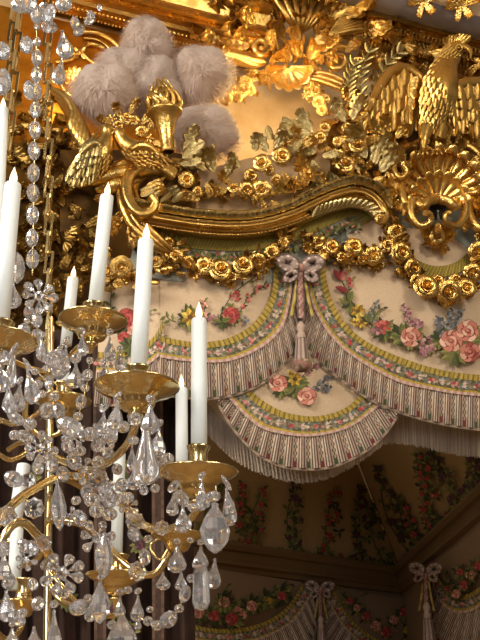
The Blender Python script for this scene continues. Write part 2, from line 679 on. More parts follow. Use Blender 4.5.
def border(root, S, A, P, B, off, dk=1.0, yw=6, unit=1.0, mk='fabric', field=None):
    """The bands below a swag's silk: yellow braid, floral band, cord, striped fringe. A, P, B are pixel curves."""
    K = lambda c: tuple(x * dk for x in c)
    n = int(plen(resample(A, 60)) / (1.6 * unit))
    A1 = resample(A, 60)
    Pr = resample(P, 60)
    mixc = lambda t: [(A1[i][0] + (Pr[i][0] - A1[i][0]) * t, A1[i][1] + (Pr[i][1] - A1[i][1]) * t) for i in range(60)]
    mb = MB()
    strip(mb, S, A1, mixc(.29), off + .006, n, lambda i, j: K(jit(hx('ad9440') if i % 3 else hx('80692a'), .15)), 2, .006, 1.3)
    mb.build('yellow_braid', M[mk], root)
    mb = MB()
    strip(mb, S, mixc(.28), mixc(.80), off + .001, n, lambda i, j: K(jit(hx('968a6e'), .1)), 3)
    e = Emb(S, off + .003)
    e.mb = mb
    mid = resample(mixc(.54), int(n * 1.6 * unit / (5.2 * unit)))
    hgt = math.hypot(mid[1][0] - mid[0][0], mid[1][1] - mid[0][1])
    for i, (x, y) in enumerate(mid[:-1]):
        tx, ty = mid[i + 1][0] - x, mid[i + 1][1] - y
        l = math.hypot(tx, ty) or 1
        nx, ny = -ty / l, tx / l
        a = math.degrees(math.atan2(ty, tx))
        u = unit
        e.cluster(x, y, 4 * u, 4 * u, 4, [K(hx('b98c80')), K(hx('6f7a6a')), K(hx('cdb6a2')), K(hx('7d5a4c'))], 1.5 * u)
        if i % 4 == 0:
            for q in range(3):
                e.blob(x + random.uniform(-2, 2) * u, y + random.uniform(-2, 2) * u, 2.1 * u, 1.8 * u, 0, K(jit(random.choice([hx('a83c40'), hx('b85a50'), hx('c98a80')]), .15)), 7)
        elif i % 4 == 2:
            for q in (-1, 1):
                e.blob(x + q * nx * 2 * u, y + q * ny * 2 * u, 3.6 * u, 1.6 * u, a + q * 25, K(jit(hx('cfb3a2'), .08)), 7)
        for q in (-1, 1):
            e.leaf(x + q * nx * 2 * u, y + q * ny * 2 * u, 5 * u, 3 * u, a + q * random.uniform(20, 60), [K(hx('4f5838')), K(hx('6c6c48')), K(hx('5f6c64'))])
    mb.build('floral_border', M[mk], root, smooth=False)
    mb = MB()
    strip(mb, S, mixc(.78), mixc(.88), off + .008, n, lambda i, j: K(jit(hx('b3953a'), .2)), 1, .004, 2)
    strip(mb, S, mixc(.88), mixc(1.02), off + .012, n, lambda i, j: K(hx('b98f86') if (i // 2) % 2 else hx('cbb3a0')), 2, .004, 1.6)
    mb.build('rope_cord', M[mk], root)
    mb = MB()
    L = int(plen(resample(P, 60)) / (1.15 * unit))

    def sc(i, j):
        c, p = STRIPE[i % 10]
        if p and ((j + i) % 2 == 0):
            c = random.choice([hx('6b5648'), hx('5a5546'), hx('7d5c55')])
        if i % 10 in (5, 6, 7) and j >= 8:
            c = hx('7d3234') if (i // 10) % 2 else hx('4d5a3c')
        return K(jit(c, .1))
    strip(mb, S, P, B, off, L, sc, 10, 0, 1, lambda i, t: .022 * math.sin(i * 2 * PI / 10) * (.25 + t))
    B2 = offset_curve(B, 2.4 * unit, 60)
    strip(mb, S, B, B2, off - .004, L * 2, lambda i, j: K(jit(hx('9c8674'), .3)), 1)
    mb.build('striped_fringe', M[mk], root)


def field(root, S, poly_top, A, off, dk=1.0, mk='fabric', col=CREAM):
    mb = MB()
    strip(mb, S, poly_top, A, off, 40, lambda i, j: tuple(x * dk for x in jit(col, .015)), 14, 0, 1, lambda i, t: .03 * math.sin(PI * t) * math.sin(PI * i / 40))
    mb.build('silk_field', M[mk], root)


def tassel_part(root, S, x, y, s, off, dk=1.0, mk='fabric'):
    K = lambda c: tuple(q * dk for q in c)
    mb = MB()
    k = depth(S.p(x, y, off)) / FPX
    T = Matrix.Translation(S.p(x, y, off))
    mb.lathe([(.2 * s * k, 10 * s * k), (2 * s * k, 9 * s * k), (4.6 * s * k, 5 * s * k), (4.8 * s * k, 1 * s * k), (3 * s * k, -2 * s * k), (4.2 * s * k, -4 * s * k), (5.2 * s * k, -7 * s * k), (4.6 * s * k, -10 * s * k)], T, 14, K(hx('b59d8c')))
    G = []
    for i in range(8):
        t = i / 7
        r = (5.2 + 2.2 * t) * s * k
        G.append([T @ Vector((r * (1 + .12 * (j % 2)) * math.cos(2 * PI * j / 32), r * (1 + .12 * (j % 2)) * math.sin(2 * PI * j / 32), (-10 - 28 * t - .8 * (j % 3)) * s * k)) for j in range(32)])
    mb.grid(G, cv=True, colf=lambda i, j: K(jit([hx('b4a28f'), hx('6f5b50'), hx('a8928a'), hx('8a6f68')][(j // 2) % 4], .1)))
    G = []
    for i, (r, z) in enumerate(((7.6, -35), (9.2, -37), (9.8, -40), (8.6, -43), (5, -45), (.4, -45.5))):
        G.append([T @ Vector((r * s * k * (1 + .1 * (j % 2)) * math.cos(2 * PI * j / 28), r * s * k * (1 + .1 * (j % 2)) * math.sin(2 * PI * j / 28), (z - .9 * ((j * 5) % 3)) * s * k)) for j in range(28)])
    mb.grid(G, cv=True, colf=lambda i, j: K(jit(random.choice([hx('8a5f58'), hx('77704e'), hx('b89a80'), hx('9c6f66')]), .2)))
    mb.build('tassel', M[mk], root)


def bow(root, S, x, y, s, off, tail=48, dk=1.0, mk='fabric'):
    K = lambda c: tuple(q * dk for q in c)

    def loop(cx, cy, rx, ry, rot, w):
        mb = MB()
        G = []
        n = 26
        for i in range(n + 1):
            a = 2 * PI * i / n
            row = []
            for j in range(6):
                t = j / 5
                q = 1 - w * t
                u, v = rx * q * math.cos(a), ry * q * math.sin(a)
                c, sn = math.cos(math.radians(rot)), math.sin(math.radians(rot))
                o = off + (.02 + .05 * math.sin(PI * (.15 + .85 * t))) * s * (1 + .3 * math.cos(a)) + .01 * math.cos(a * 4)
                row.append(S.p(x + (cx + u * c - v * sn) * s, y + (cy + u * sn + v * c) * s, o))
            G.append(row)
        mb.grid(G, colf=lambda i, j: K(jit(hx('6f5c54') if j in (0, 4) else (hx('d8c6b8') if (j == 1 and i % 3 == 0) else hx('a08a80')), .06)))
        mb.fan(S.p(x + cx * s, y + cy * s, off), [S.p(x + (cx + rx * .16 * math.cos(a)) * s, y + (cy + ry * .16 * math.sin(a)) * s, off + .004) for a in [k * PI / 6 for k in range(12)]], K(hx('5d4a3c')))  # dark disc: shade of the loop's hollow put into the colour
        mb.build('ribbon_loop', M[mk], root)
    loop(-12, -5, 13.5, 9.5, 20, .92)
    loop(13, -4, 13.5, 9.5, -16, .92)
    loop(-9, 8, 9.5, 6.5, -38, .86)
    loop(11, 8, 9.5, 6.5, 38, .86)
    for dx0, dx1, w, l, cc in ((-2, -9, 4, tail * .95, 'b8a352'), (3, 12, 4, tail * .95, 'b8a352'), (0, 1, 7, tail, 'b39388')):
        mb = MB()
        A = [(x + (dx0 - w / 2) * s, y), (x + (dx0 * .6 + dx1 * .4 - w / 2) * s, y + l * .5 * s), (x + (dx1 - w / 2) * s, y + l * s)]
        Bc = [(x + (dx0 + w / 2) * s, y), (x + (dx0 * .6 + dx1 * .4 + w / 2 + 1) * s, y + l * .5 * s), (x + (dx1 + w / 2 + 1) * s, y + l * s)]
        strip(mb, S, A, Bc, off + (.03 if w > 5 else .015), 22, lambda i, j: K(jit(hx('6f584e') if j in (0, 4) else (hx('9c5a58') if (i + j) % 3 == 0 and w > 5 else hx(cc)), .08)), 5, 0, 1, lambda i, t: .01 * math.sin(i * .9) + .012 * math.sin(PI * t))
        mb.build('ribbon_tail', M[mk], root)
    mb = MB()
    k = depth(S.p(x, y, off)) / FPX
    mb.lathe([(.001, 5), (2.4, 4.4), (4.2, 2.2), (4.8, 0), (4, -2)], pm(S, x, y, off + .05 * s, 1, lean=.9) @ Matrix.Scale(s, 4), 12, K(hx('b58478')))
    mb.build('knot', M[mk], root)


# ------------------------------------------------------------------ bed canopy valance (the front of the tester)
LA = [(274, 258), (273, 285), (268, 302), (257, 319), (243, 331), (225, 339), (205, 342), (185, 341), (160, 336)][::-1]
LP = [(160, 357), (190, 361), (227, 361), (260, 348), (280, 330), (288, 310), (292, 285), (293, 266)]
LB = [(158, 393), (190, 397), (215, 397), (240, 392), (262, 382), (280, 367), (293, 352), (300, 335), (301, 296)]
t = thing('swag_valance', 'cream silk swag left of the ribbon bow, with a sunflower and a red rose', 'swag', FAC.p(215, 300, .04), 'front swags of the bed canopy')
field(t, FAC, [(160, 238), (200, 238), (240, 238), (278, 238)], LA, .02)
border(t, FAC, LA, LP, LB, .05)
e = Emb(FAC, .058)
e.sprig(215, 326, 262, 272, n=8, L=6)
e.sprig(240, 312, 266, 284, n=5, L=5, flower=RD)
e.leaves(190, 318, 12, 14)
e.daisy(190, 317, 10)
e.leaves(231, 316, 9, 13)
e.rose(231, 315, 9, RD)
e.cluster(236, 296, 6, 4, 12, RD)
e.cluster(212, 318, 6, 5, 12, LC)
e.sprig(208, 322, 205, 300, n=4, flower=PK)
e.leaves(222, 322, 7, 9)
e.sprig(176, 322, 166, 316, n=3, L=8)
e.cluster(246, 318, 4, 4, 8, BL)
e.done(t)

RA = [(325, 256), (326, 275), (329, 290), (334, 304), (343, 320), (356, 334), (375, 346), (400, 357), (430, 367), (460, 373), (500, 376)]
RP = [(305, 266), (308, 290), (316, 312), (328, 332), (345, 350), (370, 367), (400, 382), (430, 389), (460, 394), (500, 397)]
RB = [(301, 296), (302, 328), (309, 350), (325, 366), (345, 381), (370, 398), (400, 411), (430, 420), (460, 426), (500, 431)]
t = thing('swag_valance', 'widest cream silk swag, right of the bow, embroidered with big pink roses', 'swag', FAC.p(420, 320, .04), 'front swags of the bed canopy')
field(t, FAC, [(325, 226), (380, 214), (440, 214), (500, 214)], RA, .02)
border(t, FAC, RA, RP, RB, .052)
e = Emb(FAC, .06)
e.stem([(338, 272), (347, 292), (358, 312), (372, 325), (388, 333)], 1.2)
for x, y, r, c in ((340, 270, 240, RD), (341, 270, 275, RD), (341, 271, 300, PK), (347, 281, 200, RD)):
    e.leaf(x, y + 10, 13, 6, r, c)
e.sprig(348, 296, 352, 280, n=2, L=6, flower=RD, fr=2)
e.leaves(350, 302, 8, 12, 40, 300)
e.leaves(357, 318, 9, 10)
e.daisy(358, 311, 8)
e.daisy(362, 322, 7)
e.daisy(355, 322, 5)
e.leaves(370, 322, 5, 13, 200, 320)
e.sprig(374, 324, 377, 302, n=6, L=5, cols=BL, flower=BL, fr=1.2)
e.sprig(372, 322, 383, 308, n=4, L=6)
e.leaves(384, 330, 9, 13)
e.cluster(383, 327, 9, 6, 26, RD, 2)
e.cluster(376, 331, 5, 4, 10, LC, 2)
e.leaves(403, 336, 9, 15)
e.sprig(418, 336, 404, 306, n=7, L=4, flower=LC, fr=1.7)
e.cluster(416, 324, 7, 7, 22, LC, 1.8)
e.cluster(409, 314, 4, 5, 10, LC, 1.6)
e.leaves(412, 338, 8, 15)
e.rose(411, 337, 11)
e.leaves(428, 346, 9, 12)
e.cluster(428, 345, 8, 8, 26, LC, 2)
e.rose(424, 352, 5, LC)
e.leaves(442, 338, 9, 14)
e.sprig(445, 340, 438, 318, n=5, L=5, cols=BL, flower=BL)
e.sprig(452, 332, 453, 310, n=5, L=5, cols=BL, flower=BL)
e.cluster(442, 323, 6, 5, 14, BL, 1.8)
e.sprig(456, 328, 462, 311, n=4, L=5, cols=BL, flower=BL)
e.leaves(455, 352, 8, 15)
e.leaves(468, 340, 9, 17)
e.rose(451, 341, 12)
e.rose(470, 352, 11, [PK[0], PK[2], RD[2], PK[1]])
e.rose(468, 331, 12, [PK[0], PK[3], RD[0], PK[1]])
e.leaves(486, 340, 8, 14)
e.rose(488, 345, 10)
e.done(t)

CA = [(240, 376), (250, 389), (262, 400), (282, 411), (305, 416), (325, 415), (345, 408), (358, 397), (368, 384)]
CP = [(223, 392), (232, 401), (245, 415), (262, 428), (285, 434), (310, 436), (335, 432), (355, 424), (375, 409), (390, 396)]
CB = [(217, 398), (224, 412), (238, 433), (258, 453), (282, 465), (305, 468), (325, 467), (345, 461), (368, 448), (386, 431), (401, 408)]
t = thing('swag_valance', 'small rounded cream swag hanging below the tassel, between the two wide swags', 'swag', FAC.p(305, 410, .02), 'front swags of the bed canopy')
field(t, FAC, [(240, 350), (280, 335), (320, 335), (368, 352)], CA, .0)
border(t, FAC, CA, CP, CB, .02)
e = Emb(FAC, .035)
e.leaves(295, 386, 14, 15)
e.leaves(280, 390, 7, 11)
e.sprig(300, 380, 318, 366, n=4, L=5, flower=LC)
e.sprig(312, 392, 334, 376, n=5, L=6, cols=BL, flower=BL)
e.cluster(326, 388, 5, 5, 14, BL, 1.6)
e.daisy(295, 379, 8)
e.rose(278, 383, 10)
e.rose(307, 396, 10)
e.cluster(291, 372, 3, 3, 6, YL)
e.sprig(268, 384, 260, 378, n=2, L=5)
e.done(t)

# the narrow swag round the corner, left of the seam
SIDE = Plane(FAC.p(164, 300, .0), (math.sin(TH) - .6, -math.cos(TH), 0))
t = thing('swag_valance', 'narrow cream swag half hidden behind the tall candles, with a red rose', 'swag', SIDE.p(135, 310, .02), 'front swags of the bed canopy')
SA = [(98, 352), (112, 352), (128, 350), (144, 344), (156, 334), (163, 318)]
SP = [(96, 372), (112, 372), (130, 370), (148, 364), (160, 354), (165, 344)]
SB = [(94, 404), (112, 404), (132, 402), (148, 400), (160, 396), (166, 392)]
field(t, SIDE, [(98, 258), (120, 258), (140, 258), (163, 256)], SA, .02)
border(t, SIDE, SA, SP, SB, .04)
e = Emb(SIDE, .06)
e.sprig(120, 340, 112, 286, n=8, L=8)
e.leaves(127, 322, 9, 14)
e.rose(127, 318, 11, RD)
e.rose(133, 332, 7, PK)
e.rose(124, 338, 7, RD)
e.sprig(130, 340, 152, 310, n=6, L=7)
e.leaves(130, 345, 7, 12)
e.done(t)

# bow with tassel
t = thing('ribbon_bow', 'large mauve silk bow with ribbon tails between the front swags', 'bow', FAC.p(300, 270, .1))
bow(t, FAC, 300, 268, 1.0, .085, 50)
tassel_part(t, FAC, 301, 330, .95, .15)

# inner fringed valance, behind the front swags
INF = Plane(FAC.p(240, 400, -.28), FAC.n)


def thread_fringe(name, label, T, B, S, dk=1.0):
    t = MB()
    n = int(plen(resample(T, 60)) * 2.0)
    a, b = resample(T, n), resample(B, n)
    for i in range(n - 1):
        o = .006 * math.sin(i * .8) + random.uniform(-.004, .004)
        l = random.uniform(-2, 1.0)
        c = jit(hx('b7a490', dk), .3)
        G = []
        for j in range(5):
            q = j / 4
            x = a[i][0] + (b[i][0] - a[i][0]) * q
            y = a[i][1] + (b[i][1] + l - a[i][1]) * q
            dx = .46 * (1 - .3 * q)
            w = .3 * math.sin(j + i * .7)
            G.append([S.p(x - dx + w, y, o), S.p(x + dx + w, y, o + .002)])
        t.grid(G, c)
    r = thing(name, label, 'fringe', S.p(*T[len(T) // 2]), 'thread fringes of the inner valance')
    t.build('hanging_thread', M['fabric'], r)['kind'] = 'stuff'
    mb = MB()
    strip(mb, S, [(x, 225) for x, y in T], T, -.004, 30, lambda i, j: CREAM, 6)
    mb.build('backing_cloth', M['fabric'], r)


thread_fringe('silk_fringe', 'taupe thread fringe hanging behind the small central swag', [(196, 388), (215, 412), (240, 436), (270, 452), (300, 458), (330, 453), (360, 440), (392, 415)],
              [(198, 422), (215, 443), (240, 464), (270, 477), (300, 483), (330, 478), (360, 462), (392, 438)], INF)
thread_fringe('silk_fringe', 'taupe thread fringe hanging below the widest rose swag', [(384, 405), (400, 410), (430, 416), (460, 420), (500, 425)],
              [(384, 444), (400, 444), (425, 448), (450, 454), (500, 460)], INF)

# ------------------------------------------------------------------ inside of the canopy
CC = CAM + ray(400, 572) * (10.4 / ray(400, 572).y)
ZC = CC.z
LL = at_z(150, 536, ZC)
RR = at_z(496, 485, ZC)


def vplane(a, b):
    d = (b - a)
    n = Vector((d.y, -d.x, 0))
    if n.dot(CAM - a) < 0:
        n = -n
    return Plane(a, n)


BW, RW = vplane(CC, LL), vplane(CC, RR)
T2 = CAM + ray(338, 410) * (9.5 / ray(338, 410).y)


def tri_plane(a, b, c):
    n = (b - a).cross(c - a)
    if n.dot(CAM - a) < 0:
        n = -n
    return Plane(a, n)


CL, CR = tri_plane(CC, LL, T2), tri_plane(CC, RR, T2)
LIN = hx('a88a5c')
t = thing('canopy_lining', 'dim coved silk lining inside the canopy, embroidered with upright flowering trees', 'canopy lining', CC)


def poly_on(S, pts, col, off=0, n=8):
    mb = MB()
    a, b, c, d = pts
    G = []
    for i in range(n + 1):
        u = i / n
        row = []
        for j in range(n + 1):
            v = j / n
            x = (a[0] * (1 - u) + b[0] * u) * (1 - v) + (d[0] * (1 - u) + c[0] * u) * v
            y = (a[1] * (1 - u) + b[1] * u) * (1 - v) + (d[1] * (1 - u) + c[1] * u) * v
            row.append(S.p(x, y, off))
        G.append(row)
    mb.grid(G, col)
    return mb


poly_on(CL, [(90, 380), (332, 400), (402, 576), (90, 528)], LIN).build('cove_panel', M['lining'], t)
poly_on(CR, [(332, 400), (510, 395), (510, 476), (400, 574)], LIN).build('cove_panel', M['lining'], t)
e = Emb(CL, .012)


def flower_tree(e, x0, y0, x1, y1, cols, n=8, L=8):
    e.sprig(x0, y0, x1, y1, n=n, L=L)
    for i in range(n):
        q = (i + .7) / n
        x, y = x0 + (x1 - x0) * q, y0 + (y1 - y0) * q
        w = (1.15 - q) * 12
        for k in range(2):
            xx, yy = x + random.uniform(-w, w), y + random.uniform(-5, 5)
            e.leaves(xx, yy, 4, L * .85)
            if random.random() < .75:
                e.rose(xx + random.uniform(-3, 3), yy - 1, random.uniform(2.4, 4.2), cols)


PUR = [hx('4c2b33'), hx('6d4048'), hx('38202a'), hx('7d5560')]
flower_tree(e, 205, 546, 222, 470, PUR)
flower_tree(e, 250, 552, 243, 484, RD, 7)
flower_tree(e, 252, 548, 262, 490, RD, 6)
flower_tree(e, 292, 556, 298, 478, PUR, 9)
flower_tree(e, 330, 562, 336, 490, RD, 8)
flower_tree(e, 364, 566, 362, 488, PUR, 9)
flower_tree(e, 385, 566, 372, 500, GN, 4)
for x in range(205, 396, 5):
    e.leaves(x, 548 + (x - 205) * .125, 4, 11, 200, 340)
e.stem([(338, 412), (365, 475), (401, 573)], 1.6, hx('6d5434'))
e.done(t, m='lining')
e = Emb(CR, .012)
flower_tree(e, 414, 560, 378, 470, PUR, 8, 8)
flower_tree(e, 420, 552, 398, 500, RD, 6, 8)
flower_tree(e, 440, 528, 418, 455, RD, 9, 9)
flower_tree(e, 466, 506, 430, 452, PUR, 8, 9)
flower_tree(e, 490, 482, 462, 440, RD, 7, 9)
flower_tree(e, 478, 494, 470, 458, PUR, 6, 8)
for q in range(20):
    e.leaves(410 + q * 4.4, 558 - q * 4.2, 4, 10, 190, 320)
e.done(t, m='lining')

# cornice round the inside
t = thing('inner_cornice', 'dim gilded cornice running round the inside of the canopy below the coved lining', 'cornice', LL)
for a, b, S in ((LL - (CC - LL) * .35, CC, BW), (CC, RR + (RR - CC) * .2, RW)):
    mb = MB()
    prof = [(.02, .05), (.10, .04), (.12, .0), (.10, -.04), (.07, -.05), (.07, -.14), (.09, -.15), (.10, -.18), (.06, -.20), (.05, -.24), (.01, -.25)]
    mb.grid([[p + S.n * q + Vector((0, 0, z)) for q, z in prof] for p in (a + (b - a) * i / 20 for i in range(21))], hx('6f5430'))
    mb.build('molding', M['lining'], t, smooth=False)

LW = hx('8a7055')  # cream silk darkened, the canopy's shade put into its colour
mb = MB()
for S, x0, x1 in ((BW, 150, 400), (RW, 400, 500)):
    pts = [S.p(x0, 560 if S is BW else 560), S.p(x1, 560)]
    a, b = pts
    a = Vector((LL.x, LL.y, 0)) + (Vector((LL.x, LL.y, 0)) - Vector((CC.x, CC.y, 0))) * .4 if S is BW else Vector((CC.x, CC.y, 0))
    b = Vector((CC.x, CC.y, 0)) if S is BW else Vector((RR.x, RR.y, 0))
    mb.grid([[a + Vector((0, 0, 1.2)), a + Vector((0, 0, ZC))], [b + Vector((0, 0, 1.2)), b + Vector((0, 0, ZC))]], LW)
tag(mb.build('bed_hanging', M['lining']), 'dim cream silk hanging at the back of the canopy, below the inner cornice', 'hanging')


def inner_swag(label, S, top, A, P, B, flowers):
    t = thing('swag_valance', label, 'swag', S.p(*A[len(A) // 2], .05), 'swags inside the canopy')
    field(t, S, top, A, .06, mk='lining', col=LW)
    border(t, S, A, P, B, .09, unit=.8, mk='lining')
    e = Emb(S, .115)
    flowers(e)
    e.done(t, m='lining')


def fl1(e):
    for x, y, r, c in ((182, 600, 6, PK), (198, 612, 7, PK), (214, 616, 6, RD), (224, 602, 6, PK), (241, 612, 8, PK), (232, 619, 7, RD), (252, 606, 6, PK), (268, 600, 5, YL), (282, 596, 5, RD), (172, 592, 5, RD)):
        e.leaves(x, y, 8, 13)
        e.rose(x, y, r, c)
    e.sprig(222, 608, 228, 586, n=4, L=6)
    e.sprig(260, 606, 290, 584, n=6, L=7)


inner_swag('dim inner swag with an arc of roses, behind the lowest crystals of the chandelier', BW, [(150, 556), (200, 566), (250, 574), (302, 582)],
           [(150, 596), (165, 612), (190, 624), (222, 629), (255, 625), (280, 613), (295, 596), (302, 584)],
           [(146, 612), (165, 628), (190, 639), (222, 644), (258, 640), (290, 624), (306, 604), (312, 590)],
           [(140, 645), (165, 660), (190, 670), (222, 676), (258, 672), (294, 660), (312, 640), (318, 610)], fl1)


def fl2(e):
    for x, y, r, c in ((350, 601, 4, RD), (357, 608, 4, PK), (366, 616, 5, RD), (376, 626, 6, PK), (386, 632, 6, RD), (394, 620, 5, PK), (404, 612, 5, RD), (408, 630, 5, YL)):
        e.leaves(x, y, 7, 9)
        e.rose(x, y, r, c)
    e.sprig(345, 598, 340, 588, n=3, L=6)
    e.sprig(352, 606, 364, 594, n=4, L=5)


inner_swag('dim inner swag between the two small bows under the inner cornice', BW, [(334, 586), (360, 592), (385, 596), (424, 600)],
           [(334, 590), (342, 606), (354, 622), (372, 636), (392, 643), (408, 636), (418, 618), (424, 604)],
           [(326, 596), (335, 614), (348, 632), (370, 650), (392, 656), (412, 648), (424, 628), (430, 608)],
           [(318, 606), (324, 640), (346, 664), (370, 680), (392, 684), (420, 674), (432, 650), (438, 620)], fl2)


def fl3(e):
    for x, y, r, c in ((448, 588, 4, RD), (456, 594, 5, PK), (464, 585, 5, RD), (470, 575, 5, PK), (460, 572, 4, RD), (478, 566, 5, RD)):
        e.leaves(x, y, 7, 9)
        e.rose(x, y, r, c)
    e.sprig(452, 592, 446, 572, n=5, L=6)
    e.sprig(468, 590, 474, 560, n=6, L=6)


inner_swag('dim yellow-braided inner swag on the right wall of the canopy', RW, [(434, 560), (450, 548), (470, 530), (500, 500)],
           [(434, 562), (440, 580), (450, 592), (462, 595), (478, 588), (500, 565)],
           [(430, 566), (436, 594), (448, 609), (463, 613), (480, 606), (500, 586)],
           [(428, 580), (432, 636), (448, 655), (463, 660), (480, 655), (500, 640)], fl3)
t = thing('ribbon_bow', 'small dim bow on the back swags, below the inner cornice and left of the corner', 'bow', BW.p(321, 592, .15))
bow(t, BW, 320, 589, .62, .16, 50, mk='lining')
tassel_part(t, BW, 321, 622, .6, .2, mk='lining')
t = thing('ribbon_bow', 'small dim bow with tassel beside the corner of the inner cornice', 'bow', RW.p(426, 572, .15))
bow(t, RW, 425, 572, .7, .16, 58, mk='lining')
tassel_part(t, RW, 427, 610, .8, .22, mk='lining')

# dark bed curtain behind the chandelier
mb = MB()
CP_ = Plane(FAC.p(120, 430, -.5), FAC.n)
G = []
for i in range(76):
    x = -60 + i * 3.4
    G.append([CP_.p(x + 1.5 * math.sin(y * .02), y, .06 * math.sin(i * .9) + .03 * math.sin(i * 2.3)) for y in range(330, 720, 15)])
mb.grid(G, colf=lambda i, j: hx('3a261a'))
t = thing('bed_curtain', 'dark brown bed curtain hanging in folds behind the chandelier arms', 'curtain', CP_.p(80, 640))
mb.build('curtain_cloth', M['brown'], t)
e = Emb(CP_, .12)
for x0 in (92, 150):
    strip(e.mb, CP_, [(x0, 332), (x0 + 2, 520), (x0 + 2, 720)], [(x0 + 12, 332), (x0 + 14, 520), (x0 + 14, 720)], .11, 90, lambda i, j: jit(hx('5f4738') if j in (0, 3) else hx('453027'), .25), 4)
for x, y in ((118, 500), (132, 470), (140, 545), (112, 610), (66, 600), (130, 630), (30, 480), (72, 430)):
    e.leaves(x, y, 8, 13)
    e.rose(x, y, 6, PUR)
e.done(t)
# ------------------------------------------------------------------ setting: wall above the bed, cornices, ceiling
UWO = -.8
mb = MB()
mb.grid([[FAC.p(x, y, UWO) for y in range(-60, 260, 16)] for x in range(-80, 560, 16)])
o = mb.build('wall_back', M['wall_silk'])
o['kind'] = 'structure'


def sweep_px(mb, S, path, prof, n=60, col=(1, 1, 1), wob=0):
    cols = []
    for d, q in prof:
        oc = offset_curve(path, d, n)
        cols.append([S.p(x, y, q + (wob * math.sin(i * 1.9) if wob else 0)) for i, (x, y) in enumerate(oc)])
    mb.grid([[c[i] for c in cols] for i in range(n)], col)


def bead_row(name, S, path, off, r, step, m, parent=None):
    n = max(3, int(plen(resample(path, 60)) / step))
    mb = MB()
    for x, y in resample(path, n):
        mb.lathe([(.01, .9), (.7, .7), (1, 0), (.8, -.5)], pm(S, x, y, off, r, lean=.8), 8)
    return mb.build(name, m, parent)


# the upper left cornice, far side
t = MB()
sweep_px(t, FAC, [(20, -11), (60, -1), (150, 22), (262, 50)], [(-60, -.30), (-48, -.28), (-46, -.22), (-40, -.2), (-36, -.26), (-24, -.3), (-22, -.26), (-18, -.24), (-14, -.30), (-10, -.28), (-7, -.34), (-5, -.40), (-4, -.42), (0, -.44), (2, -.50), (4, -.52), (7, -.50), (8, -.56), (12, -.60), (13, -.66), (17, -.70), (19, -.76)], 40)
o = t.build('trim_1', M['gold'], None, smooth=False)
o['kind'] = 'structure'
for pth, of, r, st in (([(20, -6), (60, 4), (262, 55)], -.44, 1.6, 4.2), ([(20, 2), (60, 12), (262, 63)], -.58, 1.4, 3.6)):
    b = bead_row('bead_molding', FAC, pth, of, r, st, M['gold_bright'], None)
    b.parent = o
    b.location = Vector(b.location) - Vector(o.location)
# upper right cornice and ceiling
t = MB()
RCP = [(366, 20), (400, 28), (440, 38), (520, 58)]
sweep_px(t, FAC, RCP, [(-12, -.12), (-6, -.1), (-4, -.18), (2, -.2), (4, -.28), (8, -.3), (10, -.24), (13, -.26), (15, -.36), (30, -.4), (34, -.6), (46, -.7)], 30)
o2 = t.build('trim_2', M['gold_dark'], None, smooth=False)
o2['kind'] = 'structure'
mb = MB()
for q, d in ((0, 1), (1, 9), (2, 17)):
    P_ = offset_curve(RCP, d, 40)
    for i, (x, y) in enumerate(P_[:-1]):
        mb.add(PLAIN[2], pm(FAC, x, y, -.19 - .05 * q, 8, 200 if q % 2 else 160, 20))
b = mb.build('leaf_molding', M['gold_dark'])
b.parent = o2
b.location = Vector(b.location) - Vector(o2.location)
zc = FAC.p(440, 26, -.12).z
mb = MB()
a0, a1 = FAC.p(330, 0, -.12), FAC.p(560, 58, -.12)
a0, a1 = Vector((a0.x, a0.y, zc)), Vector((a1.x, a1.y, zc))
mb.grid([[p + FAC.n * (k * .5) for k in range(8)] for p in (a0 + (a1 - a0) * (i / 8) for i in range(-2, 9))])
o = mb.build('ceiling', M['ceil'])
o['kind'] = 'structure'
mb = MB()
mb.grid([[p + FAC.n * q + Vector((0, 0, z)) for q, z in ((-.02, 0), (0, -.05), (.17, -.05), (.19, -.02), (.21, 0))] for p in (a0 + (a1 - a0) * (i / 8) for i in range(-2, 9))])
o = mb.build('trim_3', M['mauve'])
o['kind'] = 'structure'
CEILP = Plane(a0 + Vector((0, 0, -.02)), (0, 0, -1))
for x, y, lab in ((424, 2, 'left one of the two gilded leaf sprays on the beige ceiling'), (462, 6, 'gilded leaf spray on the beige ceiling above the eagle head')):
    mb = MB()
    for k, r in enumerate((80, 45, 10, -25, -60, 150, -140)):
        mb.add(LEAF[k % 3], pm(CEILP, x, y, .02, 22 - abs(r) * .04, r, 10, lean=.85))
    tag(mb.build('ceiling_ornament', M['gold_bright']), lab, 'ornament', 'gilded sprays on the ceiling')

# gilt cove panel with rosette at upper left
PANEL = Plane(FAC.p(80, 70, -.66), FAC.n)
t = thing('cove_panel', 'gilded cove panel with a round flower rosette, left of the white plumes', 'panel', PANEL.p(80, 100))
mb = poly_on(PANEL, [(-60, -10), (180, 50), (180, 170), (-60, 130)], (1, 1, 1), 0, 6)
mb.build('ground', M['panel_gold'], t)
mb = MB()
for pts, r in (([(60, 42), (75, 55), (88, 44), (104, 48)], 3), ([(55, 62), (70, 60), (80, 52), (92, 62), (108, 66)], 2.5), ([(62, 58), (60, 75), (66, 92), (80, 98), (94, 90), (98, 74)], 2.5), ([(78, 32), (100, 34), (118, 46), (126, 62)], 3.5), ([(84, 38), (100, 41), (112, 52), (118, 66)], 1.6), ([(50, 100), (62, 96), (66, 92)], 3)):
    tpx(mb, PANEL, [(x, y, .02) for x, y in pts], r, 6)
mb.build('raised_lattice', M['gold'], t)
mb = MB()
dz = daisy(12)
mb.add(dz, pm(PANEL, 75, 78, .03, 12))
mb.add(daisy(10), pm(PANEL, 75, 78, .08, 6))
mb.add(daisy(4), pm(PANEL, 80, 53, .03, 8, 45))
mb.build('rosette', M['gold_bright'], t)
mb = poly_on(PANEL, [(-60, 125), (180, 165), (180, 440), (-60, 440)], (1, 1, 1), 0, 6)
mb.build('dark_ground', M['wall_dark'], t)
